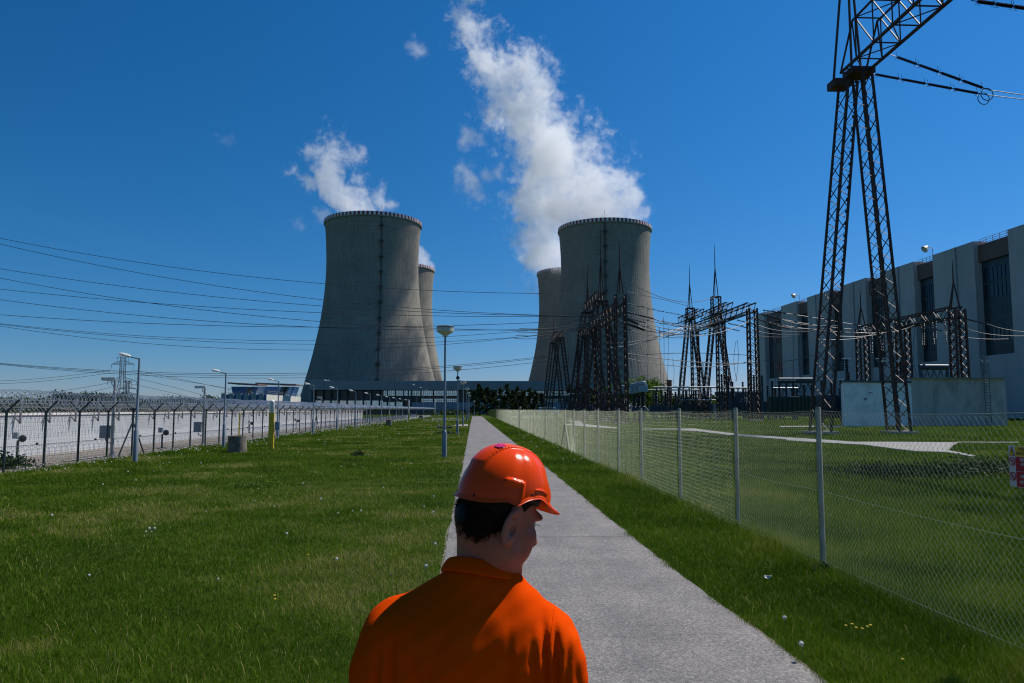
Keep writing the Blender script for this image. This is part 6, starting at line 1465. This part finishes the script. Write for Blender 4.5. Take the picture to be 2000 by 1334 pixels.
def fingers(W, sgn, x, y, z):
    D = np.array([.03 * -sgn, .03, -1.0]); D /= np.linalg.norm(D); lat = np.array([.25 * sgn, 1, .05]); lat /= np.linalg.norm(lat); nrm = np.cross(D, lat) * sgn
    o = W + D * .03; d = smin(cap(x, y, z, W, o + D * .02, .025, .028), cap(x, y, z, o + D * .02 + lat * .024, o + D * .075 + lat * .026, .019, .014), .015)
    d = smin(d, cap(x, y, z, o + D * .02 - lat * .022, o + D * .07 - lat * .024, .019, .013), .015); d = smin(d, cap(x, y, z, o + D * .02, o + D * .078, .020, .014), .014)
    for k_, (u, L, cu) in enumerate(((.033, .070, .25), (.011, .080, .32), (-.011, .075, .38), (-.032, .060, .45))):
        a = o + D * .075 + lat * u; b = a + D * L * .45 - nrm * L * cu * .25; c = b + D * L * .3 - nrm * L * cu * .5; e = c + D * L * .2 - nrm * L * cu * .6
        f_ = np.minimum(np.minimum(cap(x, y, z, a, b, .0098, .009), cap(x, y, z, b, c, .009, .0083)), cap(x, y, z, c, e, .0083, .007)); d = smin(d, f_, .004)
    a = o + lat * .026 + D * .01; b = a + lat * .028 + D * .035 - nrm * .012; c = b + lat * .006 + D * .032 - nrm * .01
    return smin(d, np.minimum(cap(x, y, z, a, b, .0135, .011), cap(x, y, z, b, c, .011, .009)), .010)
def arm(side):
    S_, E, W = (SHL, ELL_, WRL) if side < 0 else (SHR, ELR, WRR)
    def f(x, y, z):
        d = cap(x, y, z, S_ + (E - S_) * .55, E, .048, .042); d = smin(d, cap(x, y, z, E, W, .043, .028), .03); d = smin(d, cap(x, y, z, E + (W - E) * .1, E + (W - E) * .5, .040, .036), .03)
        return smin(d, fingers(W, side, x, y, z), .015)
    lo = np.minimum(np.minimum(E, W), W + [-.06, -.05, -.20]) - [.075, .075, .02]; hi = np.maximum(np.maximum(S_ + (E - S_) * .4, W), E) + [.075, .10, .03]
    return surfnet(f, lo, hi, .0045)
parts = [(V, F), arm(-1), arm(1)]; off = 0; VV = []; FF = []
for v, f in parts: VV.append(v); FF.append(f + off); off += len(v)
# hidden torso core that ties head and arms into one body
def core(x, y, z):
    d = cap(x, y, z, NB, [BX, MD + .015, 1.30], .060, .085); d = smin(d, cap(x, y, z, SHL, SHR, .045, .045), .06); d = smin(d, cap(x, y, z, SHL, SHL + (ELL_ - SHL) * .6, .045, .046), .03)
    d = smin(d, cap(x, y, z, SHR, SHR + (ELR - SHR) * .6, .045, .046), .03); return smin(d, cap(x, y, z, [BX, MD + .015, 1.3], [BX, MD + .03, .95], .085, .09), .05)
v, f = surfnet(core, [BX - .36, MD - .17, .80], [BX + .36, MD + .19, NB[2] - .02], .014); VV.append(v); FF.append(f + off)
V = np.concatenate(VV); F = np.concatenate(FF); ORG = np.array([BX, MD + .02, 0])
t = NT('skin'); co = t.coord(); nz = t.noise(co, 9, 6, .6); fine = t.noise(co, 260, 4, .6)
t.l(t.ramp(nz, [(.3, (.36, .105, .062)), (.55, (.44, .135, .082)), (.75, (.50, .175, .11))]), t.b.inputs['Base Color']); t.b.inputs['Roughness'].default_value = .55; t.b.inputs['Specular IOR Level'].default_value = .18
t.b.inputs['Subsurface Weight'].default_value = .12; t.b.inputs['Subsurface Radius'].default_value = (.012, .005, .003); t.b.inputs['Subsurface Scale'].default_value = .6; t.bump(fine, .15, .0006); M['skin'] = t.m
man = npmesh('person', V - ORG, F, M['skin'], None, True, tuple(ORG))
tag(man, 'person seen from behind in an orange hard hat and orange polo shirt, head turned right', 'person')
def mpart(nm, V, F, m, parent=man, smooth=True): return npmesh(nm, np.asarray(V) - ORG, F, m, parent, smooth)
# ---- eyes
M['eye'] = mat('eye', (.55, .50, .47), .15, 0, .1, 40)
for s in (-1, 1):
    m = MB(); c = fromhead(np.array([s * .031, .0735, .010])); m.lathe([(.0001, -.0115)] + [(.0115 * math.cos(a), .0115 * math.sin(a)) for a in np.linspace(-1.4, 1.4, 9)] + [(.0001, .0115)], Vector(c), 14); m.build('eye', M['eye'], man, True)
# ---- hair: shell under the hat plus short bristles
M['hair'] = mat('dark_brown_hair', (.030, .015, .009), .85, 0, .4, 60, .5, 300, spec=.12)
hn = lambda a, b, c: .0016 * np.sin(a * 310 + b * 120) * np.sin(c * 260 + a * 80)
def hair(x, y, z):
    a, b, c = tohead(x, y, z); s = np.abs(a)
    d = smin(ell(a, b, c, (0, -.007, .036), (.0755, .0925, .086)), ell(a, b, c, (0, -.031, -.004), (.0670, .0560, .073)), .03) + hn(a, b, c)
    low = -.058 + np.clip((b + .052) / .07, 0, 1) * .075 + np.clip((b - .008) / .035, 0, 1) * .034 + .003 * np.sin(b * 260 + s * 200)     # neckline rising to the ear
    d = smax(d, low - c, .006); d = smax(d, b - .050 - .02 * np.clip(c / .06, 0, 1), .006); d = smax(d, c - .060, .006)
    return smax(d, -(np.sqrt((b - .0) ** 2 / .024 ** 2 + (c - .002) ** 2 / .036 ** 2) - 1) * .02, .006) 
v, f = surfnet(hair, HC - [.14, .14, .12], HC + [.14, .14, .15], .0034); ho = mpart('hair', v, f, M['hair'])
rg = np.random.default_rng(5); q = v[rg.integers(0, len(v), 16000)]; hq = (q - HC) @ HM.T; q = q[hq[:, 2] < .015]; hq = hq[hq[:, 2] < .015]
nd = hq - np.array([0, -.01, .03]); nd /= np.linalg.norm(nd, axis=1)[:, None]; dr = nd * .55 + np.array([0, -.15, -.75]) + rg.normal(size=nd.shape) * .22; dr /= np.linalg.norm(dr, axis=1)[:, None]; dr = dr @ HM
L_ = rg.uniform(.006, .013, len(q))[:, None]; sd_ = np.cross(dr, rg.normal(size=dr.shape)); sd_ /= np.linalg.norm(sd_, axis=1)[:, None]
BV = np.stack([q - sd_ * .0005, q + sd_ * .0005, q + dr * L_], 1).reshape(-1, 3); mpart('bristles', BV, np.arange(len(BV)).reshape(-1, 3), M['hair'], ho, False)
for s in (1, -1):      # eyebrow and lashes
    m = MB()
    for i in range(16):
        u = i / 15; c = fromhead(np.array([s * (.016 + .034 * u), .0955 - .020 * u * u, .030 + .003 * math.sin(u * 3)])); e = c + (np.array([s * .006, .003, -.002]) @ HM); m.bar(Vector(c), Vector(e), .0011)
    for i in range(9):
        u = i / 8; c = fromhead(np.array([s * (.024 + .018 * u), .0915 - .008 * u * u, .0125])); e = c + (np.array([s * .003, .006, .0015]) @ HM); m.bar(Vector(c), Vector(e), .0007)
    m.build('eyebrow', M['hair'], man)

# ---- shirt
BK = -1
def shirt(x, y, z, infl=0.0):
    d = ell(x, y, z, (BX - .002, MD + .010, 1.30), (.188, .132, .24)); d = smin(d, ell(x, y, z, (BX, MD + .000, 1.415), (.185, .105, .115)), .06)
    d = smin(d, ell(x, y, z, (BX, MD + .03, 1.08), (.185, .150, .22)), .08); d = smin(d, ell(x, y, z, (BX, MD + .02, .93), (.185, .135, .12)), .06)
    d = smin(d, cap(x, y, z, SHL + [.03, 0, -.008], SHR + [-.03, 0, -.008], .060, .060), .05)
    for s_, S_, E in ((-1, SHL, ELL_), (1, SHR, ELR)):
        d = smin(d, cap(x, y, z, NB + [s_ * .03, -.012, .004], S_ + [-.02 * s_, -.004, .014], .052, .048), .045)     # trapezius
        d = smin(d, cap(x, y, z, S_, S_ + (E - S_) * .92, .068, .072), .030)
        d = smin(d, ell(x, y, z, S_ + [0, -.055 if s_ > 0 else -.05, -.07], (.085, .05, .10)), .05)    # shoulder blades under the cloth
    d = smin(d, cap(x, y, z, NB + [-.012, .002, -.05], NB + [-.012, .0, .018], .085, .074), .03)
    # folds: pulls from the armpits, long soft drape lines in the back, creases in the sleeves
    f = 0
    for (ax_, az, bx_, bz, wd, am) in ((SHR[0] - .012, 1.475, SHR[0] - .004, 1.20, .0085, .013), (SHR[0] + .014, 1.46, SHR[0] + .012, 1.20, .0075, .015), (SHR[0] - .040, 1.44, SHR[0] - .022, 1.22, .009, .008), (SHR[0] - .085, 1.47, SHR[0] - .100, 1.28, .010, .0035), (SHR[0] + .052, 1.40, SHR[0] + .075, 1.24, .010, .005), (SHR[0] + .045, 1.44, SHR[0] + .030, 1.30, .007, .005),
                                       (SHL[0] + .004, 1.46, SHL[0] + .012, 1.2, .010, .012), (SHL[0] - .02, 1.44, SHL[0] - .03, 1.22, .009, .010), (SHL[0] + .05, 1.44, SHL[0] + .075, 1.2, .012, .006), (BX - .05, 1.47, BX - .12, 1.27, .014, .003), (BX + .06, 1.43, BX + .10, 1.27, .014, .004), (BX + .0, 1.22, BX - .03, 1.0, .02, .006), (BX - .12, 1.2, BX - .10, .98, .018, .007), (BX + .12, 1.2, BX + .10, .98, .018, .007)):
        u = np.clip(((x - ax_) * (bx_ - ax_) + (z - az) * (bz - az)) / ((bx_ - ax_) ** 2 + (bz - az) ** 2), 0, 1); dd = np.hypot(x - ax_ - u * (bx_ - ax_), z - az - u * (bz - az)); f = f + am * np.exp(-(dd / wd) ** 2) * np.sin(np.clip(u, .02, .98) * math.pi) ** .7
    soft = .0022 * np.sin(x * 31 + z * 17 + 1.3) * np.sin(z * 23 - x * 11) + .0013 * np.sin(x * 77 - z * 52) * np.sin(z * 64 + y * 40)
    d = d + np.where(y < MD + .03, f * 1.05, f * .3) + soft
    d = smax(d, .86 - z, .006)
    for s_, S_, E in ((-1, SHL, ELL_), (1, SHR, ELR)):       # open sleeve ends
        ax_ = (E - S_) / np.linalg.norm(E - S_); t_ = (x - S_[0]) * ax_[0] + (y - S_[1]) * ax_[1] + (z - S_[2]) * ax_[2]; side = s_ * (x - BX)
        d = np.where(side > .20, smax(d, t_ - .235, .004), d)
    # neck opening
    hole = cap(x, y, z, NB + [-.012, .004, -.02], NB + [-.006, .02, .2], .066, .085); return smax(d, -hole, .004)
v, f = surfnet(shirt, [BX - .37, MD - .19, .84], [BX + .39, MD + .22, 1.62], .0046)
t = NT('orange_pique_cotton'); co = t.coord(); nz = t.noise(co, 3.5, 5, .6); wv = t.n('TexVoronoi'); wv.inputs['Scale'].default_value = 420; t.l(co, wv.inputs[0]); cr = t.noise(t.coord((1, 1, .35)), 16, 5, .55)
t.l(t.mix(.35, t.ramp(nz, [(.3, (.74, .056, .0006)), (.7, (.84, .076, .001))]), t.ramp(wv.outputs[0], [(0, (1, 1, 1)), (.8, (.72, .72, .72))]), 'MULTIPLY'), t.b.inputs['Base Color'])
t.b.inputs['Roughness'].default_value = .95; t.b.inputs['Specular IOR Level'].default_value = .02
t.bump(t.math('ADD', t.math('MULTIPLY', cr, 1.0), t.math('MULTIPLY', wv.outputs[0], .12)), .35, .0035); M['shirt'] = t.m
so = mpart('polo_shirt', v, f, M['shirt'])
# collar: stand and fold-over leaf, back edge and right side visible
cm = MB(); n = 64; rows = []
def collar_pt(a, k_):        # a: 0 = front, pi = back ; ring round the neck, tilted with the lean of the neck
    c0 = NB + np.array([-.012, .002, .020]); ca, sa = math.cos(a), math.sin(a)
    back = (1 - ca) / 2
    hh = (.034 + .006 * back)
    rr_ = {0: .066, 1: .067, 2: .0695, 3: .077, 4: .0845, 5: .0825}[k_]; zz_ = {0: -.030, 1: hh - .004, 2: hh, 3: hh * .72, 4: .012, 5: .009}[k_]
    x = c0[0] + rr_ * 1.06 * sa; y = c0[1] + rr_ * .98 * ca; z = c0[2] + zz_ + .020 * (-ca) * .9 - .012 * sa - .002 * math.sin(3 * a); return (x, y, z)
op = R(16)
for i in range(n + 1):
    a = op + (2 * math.pi - 2 * op) * i / n; rows.append([collar_pt(a, k_) for k_ in range(6)])
vs = [p for r_ in rows for p in r_]; cm.add(vs, [(i * 6 + j, i * 6 + j + 1, (i + 1) * 6 + j + 1, (i + 1) * 6 + j) for i in range(n) for j in range(5)])
co_ = cm.build('collar', M['shirt'], so, True); sf = co_.modifiers.new('thick', 'SOLIDIFY'); sf.thickness = .0028; ss = co_.modifiers.new('smooth', 'SUBSURF'); ss.levels = 1; ss.render_levels = 1
# seams: yoke to sleeve (right and left), shown as a fine raised welt following the shirt surface
def project(p, d):            # march from outside onto the shirt
    p = np.array(p, float); d = np.array(d, float)
    for _ in range(60):
        s_ = float(shirt(np.array([p[0]]), np.array([p[1]]), np.array([p[2]]))[0])
        if s_ < .0006: break
        p = p + d * min(s_, .01)
    return p
for s_, S_, E in ((-1, SHL, ELL_), (1, SHR, ELR)):
    sm_ = MB(); pts = []
    for i in range(15):
        u = i / 14; px_ = S_[0] + s_ * (.020 - .030 * u - .012 * math.sin(u * 3)); pz_ = S_[2] + .085 - .20 * u; p0 = np.array([px_, MD - .3, pz_]); q_ = project(p0, (0, 1, 0)); 
        if q_[1] < MD + .05: pts.append(Vector(q_))
    if s_ > 0 and len(pts) > 3: sm_.tube(pts, .0016, 5); sm_.build('sleeve_seam', M['shirt'], so, True)
# ---- trousers and shoes (below the frame)
M['trousers'] = mat('navy_work_trousers', (.03, .04, .07), .9, 0, .2, 8, .3, 60); M['shoe'] = mat('black_work_shoe', (.02, .018, .017), .5)
def trous(x, y, z):
    d = ell(x, y, z, (BX, MD + .03, .90), (.165, .125, .12))
    for s_ in (-1, 1):
        d = smin(d, cap(x, y, z, [BX + s_ * .085, MD + .03, .84], [BX + s_ * .10, MD + .04 + s_ * .06, .48], .092, .070), .04); d = smin(d, cap(x, y, z, [BX + s_ * .10, MD + .04 + s_ * .06, .48], [BX + s_ * .10, MD + .02 + s_ * .13, .10], .070, .062), .03)
    return smax(d, .055 - z, .005)
v, f = surfnet(trous, [BX - .26, MD - .25, .03], [BX + .26, MD + .32, 1.04], .011); mpart('trousers', v, f, M['trousers'])
for s_ in (-1, 1):
    c = [BX + s_ * .10, MD + .02 + s_ * .13, 0]
    sh = lambda x, y, z: smax(smin(cap(x, y, z, [c[0], c[1] - .03, .055], [c[0] + s_ * .02, c[1] + .19, .035], .052, .042), cap(x, y, z, [c[0], c[1], .13], [c[0], c[1] + .02, .05], .05, .05), .03), .001 - z, .002)
    v, f = surfnet(sh, [c[0] - .09, c[1] - .12, -.01], [c[0] + .11, c[1] + .27, .2], .008); mpart('shoe', v, f, M['shoe'])

# ---- hard hat
AL, BL, CL = .0970, .1075, .1035             # half width, half length, height
hatc = np.array([0, -.003, .0615]); 
nu, nv = 240, 84
th = np.linspace(0, 2 * np.pi, nu, endpoint=False)           # 0 = front, +pi/2 = wearer's right
def sst(a, b, x): t_ = np.clip((x - a) / (b - a), 0, 1); return t_ * t_ * (3 - 2 * t_)
TH, Vv = np.meshgrid(th, np.linspace(0, 1, nv), indexing='ij'); PH = Vv * (np.pi / 2)       # 0 at the rim
ct, st_ = np.cos(TH), np.sin(TH)
prof = np.cos(PH) ** .82; zc = CL * np.sin(PH) ** 1.02
xa = AL * st_ * prof; yb = BL * ct * prof
# rim line: drops behind, rises in a wave over the ears, comes down to the peak
rimz = -.006 * (1 + ct) / 2 - .004 - .026 * sst(.0, 1, -ct) + .012 * np.exp(-((np.abs(((TH + np.pi) % (2 * np.pi)) - np.pi) - 1.25) / .30) ** 2) - .010 * np.exp(-((np.abs(((TH + np.pi) % (2 * np.pi)) - np.pi) - 1.78) / .16) ** 2)
zz_ = zc + rimz * (1 - Vv) ** 1.6
# crown ridge
s_abs = np.abs(xa); rid = (1 - sst(.0265, .0305, s_abs)) * sst(.30, .46, Vv) * .0048
notch = (1 - sst(.0275, .030, s_abs)) * sst(.0225, .0245, s_abs) * (.5 + .5 * np.sign(np.sin(yb * 900))) * sst(.5, .6, Vv) * (1 - sst(.985, .99, Vv)) * .0011
nrm = np.stack([xa / AL ** 2, yb / BL ** 2, np.maximum(zc, 0) / CL ** 2], -1); nrm /= np.linalg.norm(nrm, axis=-1)[..., None] + 1e-9
asym = (((TH + np.pi) % (2 * np.pi)) - np.pi); aa = np.abs(asym)
def patch(t0, t1, v0, v1, e=.012, ev=.012): return sst(t0, t0 + e, aa) * (1 - sst(t1 - e, t1, aa)) * sst(v0, v0 + ev, Vv) * (1 - sst(v1 - ev, v1, Vv))
bm = rid - notch + .0055 * patch(1.72, 2.16, .18, .29, .05, .04) + .0050 * patch(1.68, 1.78, .02, .27, .03, .04) + .0045 * patch(.92, 1.42, .085, .125, .03, .015) + .0020 * patch(.90, 1.45, .0, .085, .03, .02) + .006 * np.exp(-((aa - .47) / .13) ** 2) * (1 - sst(.1, .36, Vv))
Px, Py, Pz = xa + nrm[..., 0] * bm, yb + nrm[..., 1] * bm, zz_ + nrm[..., 2] * bm
# flared lip all round and the peak in front
fl = (1 - sst(0, .035, Vv)); Px = Px + st_ * .0045 * fl; Py = Py + ct * .0045 * fl
pk = np.clip(1 - (aa / .98) ** 2.2, 0, 1)
outer = np.stack([Px, Py, Pz], -1)
rim0 = outer[:, 0]; rings = []
for k_, (ext, dz) in enumerate(((1.0, -.0005), (.75, 0), (.5, 0), (.25, 0))):
    r_ = rim0.copy(); e = pk[:, 0] * .030 * ext; r_[:, 1] += e * (.8 + .2 * ct[:, 0]); r_[:, 0] += e * st_[:, 0] * .5; r_[:, 2] += -e * .38 + .004 * ext * pk[:, 0] * -1; rings.append(r_)
grid = np.concatenate([np.stack(rings, 1), outer], 1); nv2 = grid.shape[1]
hat_tilt = R(6); Rt = np.array([[1, 0, 0], [0, math.cos(hat_tilt), math.sin(hat_tilt)], [0, -math.sin(hat_tilt), math.cos(hat_tilt)]])
inner = grid.copy(); cc_ = np.array([0, 0, .02]); inner[:, :] = cc_ + (grid - cc_) * np.array([.972, .972, .972]); inner[:, :4] = grid[:, :4] + np.array([0, 0, -.0026])
allv = np.concatenate([grid, inner], 0).reshape(-1, 3); i, j = np.meshgrid(np.arange(nu), np.arange(nv2 - 1), indexing='ij'); i2 = (i + 1) % nu
Fo = np.stack([i * nv2 + j, i * nv2 + j + 1, i2 * nv2 + j + 1, i2 * nv2 + j], -1).reshape(-1, 4); Fi = Fo[:, ::-1] + nu * nv2
k_ = np.arange(nu); k2 = (k_ + 1) % nu; Fr = np.stack([k_ * nv2, k2 * nv2, k2 * nv2 + nu * nv2, k_ * nv2 + nu * nv2], 1)
hatV = fromhead((allv @ Rt) + hatc)
M['hat'] = None
t = NT('glossy_orange_plastic'); co = t.coord(); nz = t.noise(co, 12, 6, .65)
t.l(t.ramp(nz, [(.3, (.84, .056, .0010)), (.7, (.90, .070, .0014))]), t.b.inputs['Base Color']); t.b.inputs['Roughness'].default_value = .24; t.b.inputs['Coat Weight'].default_value = .0; t.b.inputs['Specular IOR Level'].default_value = .17; t.b.inputs['Coat Roughness'].default_value = .08
sc = t.noise(co, 55, 5, .7); t.l(t.ramp(sc, [(.4, (.17,) * 3), (.75, (.30,) * 3)]), t.b.inputs['Roughness'])
t.b.inputs['Subsurface Weight'].default_value = .0; M['hat'] = t.m
hat = mpart('hard_hat', hatV, [Fo[:, ::-1], Fi[:, ::-1], Fr], M['hat'])
def hatpt(thv, vv, out_=0.001):
    i_ = int(thv / (2 * math.pi) * nu) % nu; j_ = int(vv * (nv - 1)); p = outer[i_, j_] + nrm[i_, j_] * out_; n_ = nrm[i_, j_]; return fromhead((p @ Rt) + hatc), (n_ @ Rt) @ HM
M['hole'] = mat('dark_vent_hole', (.01, .004, .004), .8); M['sticker'] = mat('magenta_sticker', (.55, .01, .12), .4)
for tv, vv in ((1.50, .05), (.86, .05), (2.75, .05)):
    for sg in (1, -1):
        p, n_ = hatpt(sg * tv % (2 * math.pi), vv, .0003); m = MB(); m.lathe([(.0028, 0), (.0028, .0006)], Vector(p), 10, ax=n_); m.build('vent_hole', M['hole'], hat)
p, n_ = hatpt(2.55, .80, .0006)
stk = []; m = MB(); u_ = np.cross(n_, [0, 0, 1]); u_ /= np.linalg.norm(u_); w_ = np.cross(n_, u_)
p, n_ = hatpt(2.78, .76, .0004); m.lathe([(.012, -.0005), (.012, .0006), (0, .0012)], Vector(p), 20, ax=n_); m.build('round_sticker', M['sticker'], hat)
# harness: dark band under the shell, knob at the nape, nape strap
M['harness'] = mat('black_harness', (.012, .010, .010), .6, spec=.15)
m = MB(); n = 60; ra = []
for q_ in range(n): a = 2 * math.pi * q_ / n; zb = -.004 - .034 * sst(.1, 1, -math.cos(a)) ; ra.append([fromhead(np.array([(AL - .018) * math.sin(a), (BL - .016) * math.cos(a) - .006, zb + .070 + dz_]) ) for dz_ in (.012, -.014)])
m.add([Vector(p) for r_ in ra for p in r_], [(q_ * 2, q_ * 2 + 1, ((q_ + 1) % n) * 2 + 1, ((q_ + 1) % n) * 2) for q_ in range(n)]); hb = m.build('headband', M['harness'], hat, True); sf = hb.modifiers.new('thick', 'SOLIDIFY'); sf.thickness = .002
m = MB(); kc = fromhead(np.array([.0, -.093, -.014])); kd = (np.array([0, -1, -.15]) @ HM); m.lathe([(.012, -.018), (.021, -.014), (.023, -.004), (.022, .004), (.014, .008), (0, .009)], Vector(kc), 24, ax=kd)
for q_ in range(16): a = 2 * math.pi * q_ / 16; u_ = np.cross(kd, [0, 0, 1]); u_ /= np.linalg.norm(u_); w_ = np.cross(kd, u_); c = kc + .0222 * (u_ * math.cos(a) + w_ * math.sin(a)); m.bar(Vector(c - kd * .012), Vector(c + kd * .003), .003)
m.build('adjusting_knob', M['harness'], hat, True)
